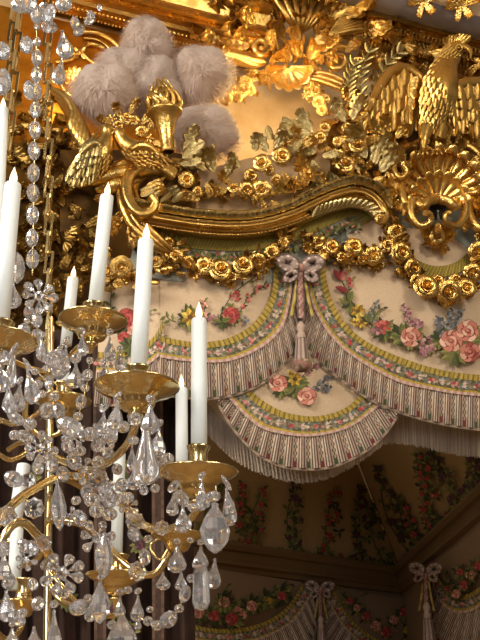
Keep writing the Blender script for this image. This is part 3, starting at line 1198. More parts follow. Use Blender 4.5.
mb = MB()
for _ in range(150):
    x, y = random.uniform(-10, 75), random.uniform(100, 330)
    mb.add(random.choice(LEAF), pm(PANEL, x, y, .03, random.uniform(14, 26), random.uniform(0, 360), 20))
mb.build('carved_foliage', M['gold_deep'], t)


def leaves(mb, S, L):
    """L rows: x, y, off, size, rot, proto, tilt"""
    for x, y, of, sz, ro, pr, ti in L:
        mb.add(pr, pm(S, x, y, of, sz, ro, ti))


PROTO = {id(x): n for n, x in [('acanthus_a', LEAF[0]), ('acanthus_b', LEAF[1]), ('acanthus_c', LEAF[2]), ('acanthus_d', LEAF[3]), ('oak_a', OAK[0]), ('oak_b', OAK[1]), ('plain_a', PLAIN[0]), ('plain_b', PLAIN[1]), ('plain_c', PLAIN[2]), ('feather', FEA)]}


def leaf_parts(t, S, L, m, k=1.0, name='carved_leaf'):
    """Every leaf a part of its own."""
    for x, y, of, sz, ro, pr, ti in L:
        inst(name, shared(PROTO[id(pr)], pr, m), pm(S, x, y, of, sz * k, ro, ti), t)


def scatter(mb, S, path, n, spread, size, off, protos, tang=True, tilt=(0, 35)):
    Q = resample(path, n + 1)
    for i in range(n):
        x, y = Q[i]
        a = math.degrees(math.atan2(-(Q[i + 1][1] - y), Q[i + 1][0] - x)) - 90
        ro = a + random.uniform(-70, 70) if tang else random.uniform(0, 360)
        mb.add(random.choice(protos), pm(S, x + random.uniform(-spread, spread), y + random.uniform(-spread, spread), random.uniform(*off), random.uniform(*size), ro, random.uniform(*tilt)))


def put_roses(t, S, L, m, name='gilded_rose'):
    for i, (x, y, r, of) in enumerate(L):
        k = i % 3 if r > 5.5 else 3
        inst(name, shared('rose_%s' % 'abcd'[k], ROSES[k], m), pm(S, x, y, of, r, random.uniform(0, 360), random.uniform(-18, 18)) @ Matrix.Rotation(random.uniform(-.3, .3), 4, 'Y'), t)


# ------------------------------------------------------------------ canopy cornice
ML = [(140, 214), (165, 219), (200, 224), (235, 226), (265, 223), (295, 214), (318, 203), (340, 194), (358, 191), (374, 198), (384, 212)]
t = thing('bed_canopy', 'carved gilt cornice of the bed canopy, dipping in the middle and arched toward the shell', 'canopy', FAC.p(265, 230, .1))
mb = MB()
sweep_px(mb, FAC, ML, [(-7, .05), (-5, .16), (-4, .17), (-3, .15), (-2.5, .2), (-1, .25), (.5, .255), (2, .235), (3, .19), (4.5, .175), (7, .17), (7.6, .19), (9.5, .19), (10, .16), (12, .12), (13, .08), (14, .0)], 120)
mb.build('cornice_molding', M['gold'], t)
b = bead_row('bead_molding', FAC, offset_curve(ML, 8.6, 80), .2, 1.25, 3.6, M['gold_bright'], t)
mb = MB()
sweep_px(mb, FAC, ML, [(-16, .02), (-14, .13), (-11, .18), (-8, .18), (-5, .1)], 90)
Q = resample(offset_curve(ML, -10.5, 90), 74)
for i in range(73):
    x, y = Q[i]
    a = math.degrees(math.atan2(-(Q[i + 1][1] - y), Q[i + 1][0] - x)) - 90
    for d in (-26, 0, 24):
        mb.add(PLAIN[(i + d) % 3], pm(FAC, x, y - d * .13, .19 + .02 * (d == 0), 12, a + d + 180, 24, sx=1.4))
mb.build('laurel_band', M['gold_pale'], t)
# olive braid and floral frieze under the cornice
mb = MB()
FRP = offset_curve(ML, 13, 60)
strip(mb, FAC, FRP, offset_curve(ML, 25, 60), .05, 150, lambda i, j: jit(hx('8a7a34') if (i % 2) else hx('a08c3c'), .1), 3, .004, 1.6)
strip(mb, FAC, offset_curve(ML, 24, 60), offset_curve(ML, 60, 60), .035, 60, lambda i, j: jit(hx('8d8f84'), .05), 4)
e = Emb(FAC, .045)
e.mb = mb
for i, (x, y) in enumerate(resample(offset_curve(ML, 31, 60), 44)):
    if x > 388:
        continue
    e.cluster(x, y, 4, 4, 6, [RD[0], PK[0], RD[1]] if i % 3 == 0 else ([hx('b9a698')] if i % 3 == 1 else BL), 1.8)
    e.leaves(x, y, 4, 7)
mb.build('braid_frieze', M['fabric'], t, smooth=False)
# right hump: fluted pale leaves and volute
mb = MB()
HP = [(312, 214), (330, 207), (350, 203), (366, 206), (376, 214)]
sweep_px(mb, FAC, HP, [(-6, .1), (-4, .18), (0, .21), (4, .18), (6, .1)], 60)
Q = resample(HP, 16)
for i in range(15):
    a = math.degrees(math.atan2(-(Q[i + 1][1] - Q[i][1]), Q[i + 1][0] - Q[i][0])) - 90
    mb.add(PLAIN[2], pm(FAC, Q[i][0], Q[i][1] + 3, .2, 13, a + 35, 10))
mb.build('fluted_leaf_band', M['gold_pale'], t)
mb = MB()
tpx(mb, FAC, [(366, 196, .2), (378, 202, .22), (386, 212, .24)] + spiral(380, 218, 7, 1.5, 20, -420, .24, .3, 24), lambda q: 3.2 - 1.2 * q, 10)
mb.lathe([(.01, 1), (.7, .7), (1, 0)], pm(FAC, 380, 218, .28, 3.2), 10)
mb.build('volute', M['gold'], t)
# rounded right bay with pale blue ground
mb = MB()
strip(mb, FAC, [(386, 208), (410, 208), (440, 208), (520, 208)], [(396, 262), (415, 284), (445, 292), (520, 270)], .03, 30, lambda i, j: jit(hx('9aa096'), .03), 4)
mb.build('bay_ground', M['fabric'], t)
BR = [(394, 222), (402, 243), (416, 259), (436, 266), (456, 262), (470, 250), (484, 236), (505, 225)]
mb = MB()
strip(mb, FAC, BR, offset_curve(BR, 11, 40), .06, 90, lambda i, j: jit(hx('a08c36') if i % 2 else hx('83712a'), .1), 3, .005, 1.6)
mb.build('bay_braid', M['fabric'], t)
mb = MB()
for k in range(9):
    mb.add(LEAF[k % 4], pm(FAC, 436, 238, .10, 22 if k % 2 else 17, 180 + (k - 4) * 38, 20))
mb.add(ROSES[2], pm(FAC, 437, 237, .14, 8))
mb.build('leaf_drop', M['gold'], t)

# carved field above the cornice
TOPF = [(60, 150), (120, 150), (160, 150), (200, 150), (250, 140), (300, 128), (340, 118), (390, 120), (520, 130)]
LOWF = [(60, 230), (120, 214), (165, 214), (200, 218), (250, 220), (300, 208), (340, 190), (390, 190), (520, 215)]
mb = MB()
strip(mb, FAC, [(196, 172), (250, 158), (300, 150), (330, 136)], [(196, 218), (250, 220), (300, 208), (330, 194)], .02, 30, lambda i, j: hx('a88a68'), 8)
mb.build('silk_ground', M['fabric'], t)
mb = MB()
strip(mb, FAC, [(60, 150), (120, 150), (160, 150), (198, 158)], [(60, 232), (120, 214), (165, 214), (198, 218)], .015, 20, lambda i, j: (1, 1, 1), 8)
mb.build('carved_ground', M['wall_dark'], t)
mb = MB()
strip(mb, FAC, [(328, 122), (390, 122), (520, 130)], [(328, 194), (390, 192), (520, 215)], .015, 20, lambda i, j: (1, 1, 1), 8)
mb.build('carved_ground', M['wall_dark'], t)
mb = MB()
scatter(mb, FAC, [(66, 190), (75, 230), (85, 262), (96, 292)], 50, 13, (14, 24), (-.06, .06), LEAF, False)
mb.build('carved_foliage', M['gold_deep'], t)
mb = MB()
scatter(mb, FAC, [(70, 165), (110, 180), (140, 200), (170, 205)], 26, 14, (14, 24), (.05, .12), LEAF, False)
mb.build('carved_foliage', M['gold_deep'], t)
mb = MB()
scatter(mb, FAC, [(330, 140), (370, 150), (410, 150), (470, 140), (500, 160)], 60, 18, (12, 22), (.06, .16), LEAF, False)
scatter(mb, FAC, [(175, 184), (215, 190), (255, 193), (290, 189), (320, 174)], 30, 5, (12, 17), (.05, .11), LEAF, True)
scatter(mb, FAC, [(270, 150), (300, 150), (330, 150), (350, 140)], 26, 10, (13, 20), (.05, .11), LEAF, False)
scatter(mb, FAC, [(340, 175), (370, 175), (395, 190), (400, 215)], 26, 7, (10, 18), (.12, .2), LEAF, False)
scatter(mb, FAC, [(475, 170), (485, 200), (490, 230)], 16, 10, (14, 22), (.12, .2), LEAF, False)
mb.build('carved_foliage', M['gold_dark'], t)

# acanthus scroll at the left end of the cornice
t = thing('acanthus_scroll', 'big gilt acanthus scroll behind the tall candle, at the left end of the cornice', 'scroll', FAC.p(140, 240, .1))
mb = MB()
tpx(mb, FAC, [(172, 176, .16), (155, 166, .2), (138, 168, .22), (127, 182, .24), (128, 200, .26), (138, 213, .28), (150, 212, .3), (155, 203, .32), (150, 196, .33)], lambda q: 7.5 - 3.5 * q, 12, lambda k, n: 1.15 if k % 3 else .85)
tpx(mb, FAC, [(158, 172, .12), (142, 178, .14), (135, 190, .16), (139, 203, .18)], lambda q: 3.5, 8)
for dx in (0, 7, 14):
    tpx(mb, FAC, [(118 + dx, 180 + dx, .14), (122 + dx, 205 + dx * .6, .17), (134 + dx, 228, .18), (152 + dx, 244, .17), (166 + dx * .6, 252, .14)], lambda q: 4 * math.sin(PI * (.15 + .8 * q)) + .5, 8)
mb.build('scroll', M['gold'], t)
mb = MB()
leaf_parts(t, FAC, [(140, 196, .2, 26, -60, LEAF[1], 20), (146, 186, .2, 22, -85, LEAF[0], 25), (144, 205, .2, 20, -110, LEAF[2], 20), (124, 210, .12, 34, 150, LEAF[1], 20), (130, 222, .12, 34, 200, LEAF[0], 25), (118, 190, .1, 30, 120, LEAF[2], 20)], M['gold'], 1.1, 'acanthus_leaf')
for k in range(9):
    leaf_parts(t, FAC, [(140 + k * 4, 190 + (k % 3) * 6, .21, 15, -80 + (k % 3) * 15, PLAIN[k % 3], 25)], M['gold_pale'], 1, 'laurel_leaf')

# ------------------------------------------------------------------ garlands of gilded roses


def garland(label, path, roses, n, loc):
    t = thing('rose_garland', label, 'garland', FAC.p(*loc, .1), 'gilded rose garlands')
    mb = MB()
    tpx(mb, FAC, [(x, y, .06) for x, y in path], lambda q: 3.5, 8)
    scatter(mb, FAC, path, int(n * 1.7), 9, (8, 14), (.07, .15), LEAF + PLAIN, False, (5, 45))
    mb.build('leaf_spray', M['gold_dark'], t)
    put_roses(t, FAC, [(x, y, r * 1.1, o_) for x, y, r, o_ in roses], M['gold_rose'])
    mb = MB()
    for x, y in resample(path, n):
        mb.lathe([(.01, 1), (.7, .7), (1, 0), (.7, -.7)], pm(FAC, x + random.uniform(-9, 9), y + random.uniform(-7, 9), .1, random.uniform(1.3, 2.4)), 7)
    o = mb.build('carved_buds', M['gold_bright'], t)
    o['kind'] = 'stuff'


garland('gilded rose garland under the dip of the cornice, above the sunflower swag', [(164, 238), (172, 252), (186, 263), (205, 272), (225, 276), (246, 270), (263, 260), (280, 247), (292, 234)],
        [(176, 256, 7, .12), (188, 262, 6, .13), (205, 266, 9, .14), (220, 271, 11, .16), (243, 266, 10, .15), (258, 261, 7.5, .13), (272, 252, 7, .12), (232, 277, 5.5, .12), (283, 243, 6, .1), (196, 273, 5, .12), (168, 243, 6, .1)], 75, (225, 275))
garland('gilded rose garland between the bow and the round bay, under the raised arch', [(305, 238), (316, 246), (334, 254), (352, 256), (370, 260), (384, 253), (392, 240)],
        [(317, 243, 7, .12), (331, 248, 8.5, .14), (353, 248, 9.5, .15), (373, 256, 9.5, .15), (341, 258, 6, .13), (363, 258, 6.5, .13), (387, 246, 7, .12), (307, 238, 5, .1)], 60, (352, 256))
garland('gilded rose garland curving round the blue bay under the shell', [(393, 222), (396, 242), (406, 266), (424, 286), (446, 294), (464, 288), (476, 270), (482, 246)],
        [(396, 232, 8, .13), (400, 253, 10.5, .16), (412, 268, 9, .15), (425, 288, 12, .18), (448, 292, 12, .18), (465, 289, 10, .17), (437, 281, 6.5, .15), (472, 273, 9, .15), (478, 252, 10, .15), (455, 280, 6, .14), (416, 281, 7, .14), (481, 236, 7, .12)], 80, (446, 294))
t = thing('rose_garland', 'cluster of gilded roses behind the tall candle, beside the narrow corner swag', 'garland', FAC.p(120, 268, .06), 'gilded rose garlands')
mb = MB()
scatter(mb, FAC, [(98, 250), (110, 275), (135, 280), (160, 270), (170, 245)], 60, 8, (9, 16), (.05, .12), LEAF + PLAIN)
mb.build('leaf_spray', M['gold'], t)
put_roses(t, FAC, [(121, 267, 12, .14), (107, 276, 8, .1), (137, 276, 7, .12), (156, 262, 7, .12), (104, 256, 7, .1), (118, 284, 6, .1), (160, 248, 6, .12)], M['gold'])

# ------------------------------------------------------------------ shell crest
t = thing('shell_crest', 'large gilded scallop shell with scrolls, above the blue bay', 'shell', FAC.p(438, 215, .1))
mb = MB()
mb.add(shell(13, 230, .2), pm(FAC, 438, 196, .12, 49, 0, -8, lean=.75, sx=.95))
mb.build('shell_fan', M['gold_rose'], t)
mb = MB()
mb.add(shell(9, 190, .22, .07), pm(FAC, 438, 203, .24, 31, 0, -5, lean=.75, sx=1.0))
mb.build('inner_shell', M['gold_rose'], t)
for sg, nm in ((-1, 'c_scroll'), (1, 'c_scroll')):
    mb = MB()
    X = lambda x: 438 + sg * x
    tpx(mb, FAC, [(X(2), 199, .3), (X(10), 201, .32), (X(17), 207, .32), (X(22), 199, .3), (X(27), 205, .3), (X(26), 217, .3), (X(18), 226, .3), (X(8), 222, .33), (X(8), 214, .36), (X(13), 213, .38)], lambda q: 5.2 - 2.2 * q, 10, lambda k, n: 1.1 if k % 2 else .92)
    tpx(mb, FAC, [(X(30), 176, .18), (X(36), 186, .2), (X(34), 200, .22), (X(26), 212, .24)], lambda q: 4 * math.sin(PI * (.1 + .8 * q)) + .6, 10)
    tpx(mb, FAC, [(X(14), 148, .14), (X(28), 146, .18), (X(40), 154, .2), (X(44), 168, .2), (X(38), 178, .22), (X(31), 172, .24), (X(35), 165, .25)], lambda q: 4.2 - 2 * q, 10)
    mb.build(nm, M['gold'], t)
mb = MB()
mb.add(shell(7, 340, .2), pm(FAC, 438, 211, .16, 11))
mb.build('hollow_shade', M['dark'], t)  # near-black relief piece, painted as the shade under the shell
leaf_parts(t, FAC, [(438, 160, .2, 26, 0, LEAF[0], 30), (424, 160, .18, 24, 30, LEAF[1], 30), (453, 160, .18, 24, -30, LEAF[2], 30), (410, 166, .16, 22, 70, LEAF[1], 25), (466, 166, .16, 22, -70, LEAF[2], 25), (386, 168, .16, 34, 205, LEAF[1], 15), (396, 180, .18, 38, 198, LEAF[0], 20), (402, 196, .2, 28, 190, LEAF[2], 30), (476, 190, .2, 36, 175, LEAF[2], 20), (484, 200, .2, 34, 160, LEAF[0], 20), (414, 216, .2, 16, 140, LEAF[3], 20), (460, 218, .2, 18, 215, LEAF[3], 20), (438, 222, .22, 16, 180, LEAF[0], 20)], M['gold'], 1.1, 'acanthus_leaf')

# scroll at the far right edge
t = thing('acanthus_scroll', 'partly cut off gilt scroll at the photo edge, right of the shell', 'scroll', FAC.p(482, 225, .15))
mb = MB()
tpx(mb, FAC, [(490, 180, .16), (474, 192, .2), (468, 208, .24), (474, 224, .26), (486, 230, .28), (494, 220, .3), (488, 210, .32)], lambda q: 6 - 2.5 * q, 10, lambda k, n: 1.12 if k % 2 else .9)
tpx(mb, FAC, [(486, 200, .16), (480, 210, .2), (484, 220, .24)], 4, 10)
mb.build('scroll', M['gold'], t)

# ------------------------------------------------------------------ flower sprays above the cornice
SPR = [
    ('gilded roses and leaves over the cornice dip, right of the lowest plume',
     [(186, 180, 9, .16), (262, 164, 10, .18), (250, 176, 8, .16), (246, 190, 8.5, .17), (262, 190, 10, .18), (233, 188, 6, .14), (276, 180, 6, .15), (197, 192, 6, .14), (172, 172, 6, .13)],
     [(214, 172, .12, 26, 20, LEAF[0], 20, 'p'), (206, 170, .12, 22, 60, LEAF[1], 20, 'p'), (222, 178, .13, 20, -40, LEAF[2], 25, 'p'), (228, 190, .13, 20, 95, LEAF[0], 25, 'g'), (232, 184, .13, 18, 60, LEAF[1], 25, 'g'), (200, 200, .13, 22, 70, LEAF[2], 25, 'g'), (268, 152, .14, 18, 30, OAK[0], 10, 'p'), (276, 150, .14, 20, -20, LEAF[0], 15, 'p'), (240, 168, .13, 18, 40, OAK[1], 20, 'p'), (256, 152, .12, 18, 5, OAK[1], 20, 'p'), (255, 178, .15, 20, 190, LEAF[0], 30, 'g'), (176, 150, .2, 22, 40, OAK[0], 15, 'p'), (184, 152, .2, 26, -25, OAK[1], 10, 'p'), (182, 158, .2, 24, -55, OAK[0], 10, 'p'), (180, 164, .18, 20, -85, OAK[1], 15, 'p'), (270, 200, .14, 18, 230, LEAF[1], 25, 'g'), (190, 165, .14, 20, 80, LEAF[2], 20, 'g'), (283, 172, .15, 18, 200, LEAF[0], 30, 'g'), (272, 140, .12, 13, 20, PLAIN[2], 10, 'p'), (206, 183, .13, 18, 200, LEAF[0], 20, 'g')], (250, 200)),
    ('gilded oak leaves and roses on the arch, left of the eagle',
     [(281, 157, 10.5, .2), (268, 170, 7, .18), (345, 165, 10, .18), (320, 138, 7, .16), (338, 142, 6, .16), (347, 128, 6, .15), (325, 128, 6, .15), (357, 146, 9, .17), (336, 158, 5, .16), (370, 140, 7, .16)],
     [(312, 136, .2, 30, 72, OAK[0], 5, 'p'), (306, 132, .22, 26, 84, OAK[1], 5, 'p'), (312, 132, .2, 24, 35, OAK[0], 10, 'p'), (306, 140, .2, 22, 125, OAK[1], 10, 'p'), (296, 126, .22, 14, 60, PLAIN[2], 5, 'p'), (345, 122, .14, 24, 30, OAK[0], 15, 'p'), (352, 120, .14, 24, -20, OAK[1], 15, 'p'), (316, 152, .15, 20, 90, LEAF[0], 25, 'p'), (322, 156, .15, 20, -80, LEAF[1], 25, 'p'), (312, 160, .15, 16, 200, LEAF[0], 25, 'p'), (300, 160, .18, 30, 205, LEAF[1], 25, 'g'), (296, 175, .15, 26, 150, LEAF[2], 25, 'g'), (316, 178, .15, 28, 60, LEAF[1], 25, 'g'), (326, 174, .15, 26, 110, LEAF[0], 25, 'g'), (308, 188, .14, 24, 75, LEAF[2], 25, 'g'), (292, 190, .14, 20, 80, LEAF[0], 25, 'p'), (366, 158, .16, 34, 25, LEAF[0], 10, 'p'), (374, 165, .16, 32, -10, LEAF[1], 10, 'p'), (360, 170, .16, 28, 60, LEAF[2], 15, 'p'), (380, 172, .16, 30, -35, LEAF[0], 15, 'p'), (330, 186, .15, 22, 80, LEAF[0], 20, 'p'), (345, 182, .15, 22, 85, LEAF[1], 20, 'p'), (358, 182, .15, 20, 95, LEAF[0], 20, 'p'), (298, 148, .16, 20, -60, LEAF[0], 20, 'g'), (288, 142, .14, 18, -30, LEAF[3], 20, 'g')], (320, 190)),
    ('small gilded flowers trailing over the two doves, beside the torch',
     [(118, 126, 6, .2), (126, 119, 7, .22), (134, 121, 6, .22), (142, 132, 6.5, .24), (149, 138, 5, .24), (112, 118, 5, .2)],
     [(120, 118, .2, 16, 20, LEAF[0], 20, 'g'), (130, 114, .2, 16, -20, LEAF[1], 20, 'g'), (140, 124, .22, 16, -50, LEAF[0], 20, 'g'), (112, 124, .18, 16, 60, LEAF[2], 20, 'g'), (148, 130, .22, 14, -30, LEAF[1], 20, 'g'), (152, 142, .22, 16, -100, LEAF[0], 20, 'g')], (130, 125)),
]
for lab, rs, ls, loc in SPR:
    t = thing('flower_spray', lab, 'flowers', FAC.p(*loc, .1), 'carved flower sprays')
    for key, m in (('p', 'gold_pale'), ('g', 'gold')):
        leaf_parts(t, FAC, [l[:7] for l in ls if l[7] == key], M[m], 1.18)
    put_roses(t, FAC, rs, M['gold_rose'])

# ------------------------------------------------------------------ torch
t = thing('flaming_torch', 'gilded torch with a carved flame, standing among the white plumes', 'torch', FAC.p(168, 152, .3))
A_, B_ = FAC.p(168, 152, .28), FAC.p(164, 111, .32)
ax = (B_ - A_).normalized()
k = depth(B_) / FPX
R_ = ax.to_track_quat('Z', 'Y').to_matrix().to_4x4()
hh = (B_ - A_).length / k
mb = MB()
mb.lathe([(6 * k, 0), (7.5 * k, hh * .05 * k), (6.5 * k, hh * .1 * k), (8 * k, hh * .4 * k), (11 * k, hh * .72 * k), (15 * k, hh * .88 * k), (18 * k, hh * .93 * k), (18.5 * k, hh * .98 * k), (17 * k, hh * k), (13 * k, hh * .97 * k), (.1 * k, hh * .93 * k)], Matrix.Translation(A_) @ R_, 26)
mb.build('torch_cup', M['gold'], t)
mb = MB()
for ring, (n, r, l) in enumerate(((10, 11, 27), (8, 8, 36), (4, 3.5, 41))):
    for q in range(n):
        a = 2 * PI * q / n + ring * .4
        pts, rr = [], []
        for i in range(9):
            u = i / 8
            rad = (r * (1 + .6 * math.sin(PI * u * .95)) * (1 - .25 * u ** 2)) * k
            an = a + .5 * math.sin(u * 4 + q)
            pts.append(B_ + R_ @ Vector((rad * math.cos(an), rad * math.sin(an), (l * u * random.uniform(.97, 1.03) - 3) * k)))
            rr.append(max(.15, 4.2 * math.sin(PI * (.25 + .72 * u)) * (1 - u * .45)) * k)
        mb.tube(pts, rr, 7)
mb.build('carved_flame', M['gold'], t)

# ------------------------------------------------------------------ plumes
PL = [('white ostrich plume at the top of the bunch', 147, 45, 30, 32, .05), ('white ostrich plume at the left of the bunch, above the doves', 106, 92, 38, 35, .15), ('white ostrich plume directly behind the torch flame', 154, 88, 35, 40, -.04),
      ('white ostrich plume right of the torch flame, beside the tan wall', 202, 74, 35, 34, .08), ('lowest white ostrich plume, right of the torch stem', 205, 131, 40, 31, .04), ('white ostrich plume between the top one and the left one', 126, 70, 34, 28, -.02)]
for lab, cx, cy, rx, ry, of in PL:
    mb = MB()
    P0 = FAC.p(cx, cy, of)
    k = depth(P0) / FPX
    Fr = pm(FAC, cx, cy, of, 1, lean=.9)
    rnd = random.Random(cx)
    lum = [(rnd.uniform(-1, 1), rnd.uniform(-1, 1), rnd.uniform(0, 1)) for _ in range(6)]
    G = []
    for i in range(13):
        th = PI * i / 12
        row = []
        for j in range(20):
            a = 2 * PI * j / 20
            r = .84 + .06 * math.sin(3 * a + cx) * math.sin(2 * th) + .05 * math.sin(5 * a + 2 * th)
            row.append(Fr @ Vector((rx * r * math.sin(th) * math.cos(a), ry * r * math.sin(th) * math.sin(a), min(rx, ry) * .8 * r * math.cos(th))))
        G.append(row)
    mb.grid(G, cv=True)
    for q in range(5000):
        z = rnd.uniform(-.6, 1)
        a = rnd.uniform(0, 2 * PI)
        s_ = math.sqrt(1 - z * z)
        d = Vector((s_ * math.cos(a), s_ * math.sin(a), z))
        tw = Vector((-d.y, d.x, rnd.uniform(-.5, .5)))
        L = rnd.uniform(.16, .34)
        r0 = .72 + .06 * math.sin(3 * a + cx)
        pts = []
        for u in (0, .4, .75, 1):
            v = d * (r0 + L * u) + tw * (.16 * u * u) + Vector((0, -.12 * u * u, 0))
            pts.append(Fr @ Vector((v.x * rx, v.y * ry, v.z * min(rx, ry) * .85)))
        sd = d.cross(tw).normalized()
        w = .34
        off = [Fr.to_3x3() @ (sd * w * (1 - u * .85)) for u in (0, .4, .75, 1)]
        mb.grid([[p - o_, p + o_] for p, o_ in zip(pts, off)])
    o = mb.build('ostrich_plume', M['plume'])
    tag(o, lab, 'plume', 'white ostrich plumes')


# ------------------------------------------------------------------ birds
def body_tube(mb, S, pts, n=16, samples=26):
    Q = resample(pts, samples)
    P = [S.p(q[0], q[1], q[2]) for q in Q]
    mb.tube(P, [q[3] * depth(P[i]) / FPX for i, q in enumerate(Q)], n, ref=S.n)
    return Q


def feather_coat(mb, S, pts, size, rows, cols, lo=.0, hi=1.0, down=None):
    """Small overlapping feathers over the viewer's side of a body tube, tips toward the start of the tube."""
    Q = resample(pts, rows + 1)
    for i in range(rows, -1, -1):
        u = i / rows
        if not lo <= u <= hi:
            continue
        x, y, of, r = Q[i]
        a, b = Q[max(i - 1, 0)], Q[min(i + 1, rows)]
        tx, ty = b[0] - a[0], b[1] - a[1]
        l = math.hypot(tx, ty) or 1
        tx, ty = tx / l, ty / l
        ang = math.degrees(math.atan2(-(-ty), -tx)) - 90
        k = depth(S.p(x, y, of)) / FPX
        for c in range(cols):
            s_ = ((c + .5 * (i % 2) + .25) / cols) * 2 - 1
            an = s_ * 1.25
            fx, fy = x - ty * r * math.sin(an), y + tx * r * math.sin(an)
            mb.add(FEA, pm(S, fx, fy, of + r * k * math.cos(an) * 1.0, size, ang + random.uniform(-8, 8) , -10, sx=1.5))


def wing(t, S, arc, tips, off, m, rows=5, n=12, fw=1.0):
    """arc: leading edge (px, py); tips: curve of the primaries' tips."""
    mb = MB()
    A, T = resample(arc, n), resample(tips, n)
    for rrow in range(rows):
        f0 = rrow / rows
        nn = n + rrow
        A2, T2_ = resample(arc, nn), resample(tips, nn)
        for i in range(nn):
            x0, y0 = A2[i]
            x1, y1 = T2_[i]
            q0 = (1 - f0) * .68 - .13
            sx_, sy_ = x0 + (x1 - x0) * q0, y0 + (y1 - y0) * q0
            L = math.hypot(x1 - x0, y1 - y0) * (.52, .46, .36, .30, .26, .24)[min(5, rrow)]
            ang = math.degrees(math.atan2(-(y1 - y0), x1 - x0)) - 90
            wdt = (1.35, 1.6, 2.0, 2.2, 2.4, 2.5)[min(5, rrow)] * fw
            mb.add(FEA, pm(S, sx_, sy_, off + .03 * rrow + .016 * (i % 2), L, ang + random.uniform(-5, 5), -2, sx=wdt))
    P = [S.p(x, y, off + .1) for x, y in A]
    mb.tube(P, [depth(p) / FPX * (5.2 * fw * math.sin(PI * (.12 + .8 * i / (n - 1))) + 1.2) for i, p in enumerate(P)], 10, ref=S.n)
    mb.build('wing', m, t)


t = thing('eagle_sculpture', 'gilded carved eagle with spread wings, perched above the shell', 'sculpture', FAC.p(436, 140, .3))
SP = [(428, 140, .22, 5), (431, 126, .27, 8.5), (435, 111, .33, 13.5), (439, 96, .37, 18), (441, 82, .38, 17.5), (444, 69, .38, 13.5), (449, 58, .40, 10.5), (455, 50, .43, 9), (460, 46, .46, 7), (465, 46, .48, 3)]
mb = MB()
body_tube(mb, FAC, SP)
feather_coat(mb, FAC, SP, 9.5, 20, 7, .04, .9)
mb.build('body', M['gold_eagle'], t)
mb = MB()
tpx(mb, FAC, [(461, 47, .46), (467, 48, .5), (471, 53, .52), (470, 59, .52)], lambda q: 4.2 * (1 - q) + .4, 10)
mb.build('beak', M['gold_eagle'], t)
mb = MB()
mb.lathe([(.01, 1), (.7, .7), (1, 0)], pm(FAC, 459, 48, .5, 2), 10)
mb.lathe([(1.3, 0), (1.7, .5), (2, 0)], pm(FAC, 459, 48, .49, 2), 12)
mb.build('eye', M['gold_dark'], t)
mb = MB()
for i in range(9):
    mb.add(PLAIN[i % 3], pm(FAC, 449 + i * 1.6, 47 - i * .5, .42 + .01 * i, 11, 35 - i * 11, 10, sx=1.3))
mb.build('crest', M['gold_eagle'], t)
wing(t, FAC, [(433, 92), (424, 82), (412, 72), (400, 68), (388, 76), (377, 92), (368, 112)], [(425, 112), (416, 126), (405, 135), (392, 140), (379, 141), (367, 138), (356, 128)], .16, M['gold_dark'], 5, 10)
wing(t, FAC, [(448, 94), (458, 86), (470, 83), (484, 84), (500, 90)], [(448, 128), (458, 138), (470, 145), (486, 148), (505, 146)], .18, M['gold_dark'], 5, 9)
for x in (426, 440):
    mb = MB()
    body_tube(mb, FAC, [(x, 128, .3, 8), (x - 2, 140, .3, 5), (x - 3, 150, .28, 3)], 10, 8)
    for d in (-6, 0, 6):
        tpx(mb, FAC, [(x - 3, 149, .28), (x - 3 + d * .7, 153, .34), (x - 3 + d, 158, .32)], lambda q: 2 * (1 - q) + .4, 7)
    mb.build('talon', M['gold_eagle'], t)
mb = MB()
for x, y, s, r in ((385, 134, 24, 60), (380, 138, 20, 100), (390, 132, 22, 20), (396, 138, 20, -40)):
    mb.add(LEAF[int(x) % 3], pm(FAC, x, y, .4, s, r, 15))
tag(mb.build('laurel_sprig', M['gold_eagle']), 'gilt leaf sprig under the left wing of the eagle', 'leaves')

for lab, SPd, bk, arc, tips, nm in (
    ('gilded carved dove with a folded wing, nearest the chandelier chain', [(86, 180, .16, 3), (93, 170, .2, 9), (100, 157, .24, 12), (105, 145, .26, 9.5), (107, 136, .27, 6.5), (107, 129, .28, 6), (109, 125, .29, 3.5)], [(110, 128, .29), (114, 129, .3), (116, 131, .3)], [(100, 146), (94, 143), (86, 147), (80, 154)], [(96, 178), (86, 184), (74, 185), (66, 180)], 1),
    ('gilded carved dove facing the other dove, beside the torch stem', [(166, 158, .2, 3), (156, 157, .24, 8), (142, 154, .28, 12), (130, 148, .29, 10), (122, 140, .29, 7), (119, 133, .3, 6), (117, 129, .3, 3.5)], [(116, 131, .3), (113, 132, .31), (112, 134, .31)], [(130, 150), (138, 146), (148, 147), (156, 152)], [(138, 166), (150, 168), (162, 167), (172, 162)], 1)):
    t = thing('dove_sculpture', lab, 'sculpture', FAC.p(SPd[1][0], SPd[1][1] + 10, .2), 'pair of carved doves')
    mb = MB()
    body_tube(mb, FAC, SPd)
    feather_coat(mb, FAC, SPd, 6.5, 13, 6, .06, .75)
    mb.build('body', M['gold'], t)
    mb = MB()
    tpx(mb, FAC, bk, lambda q: 2.2 * (1 - q) + .3, 8)
    mb.build('beak', M['gold'], t)
    wing(t, FAC, arc, tips, .26, M['gold_pale'] if nm and SPd[0][0] < 100 else M['gold'], 4, 8, .8)
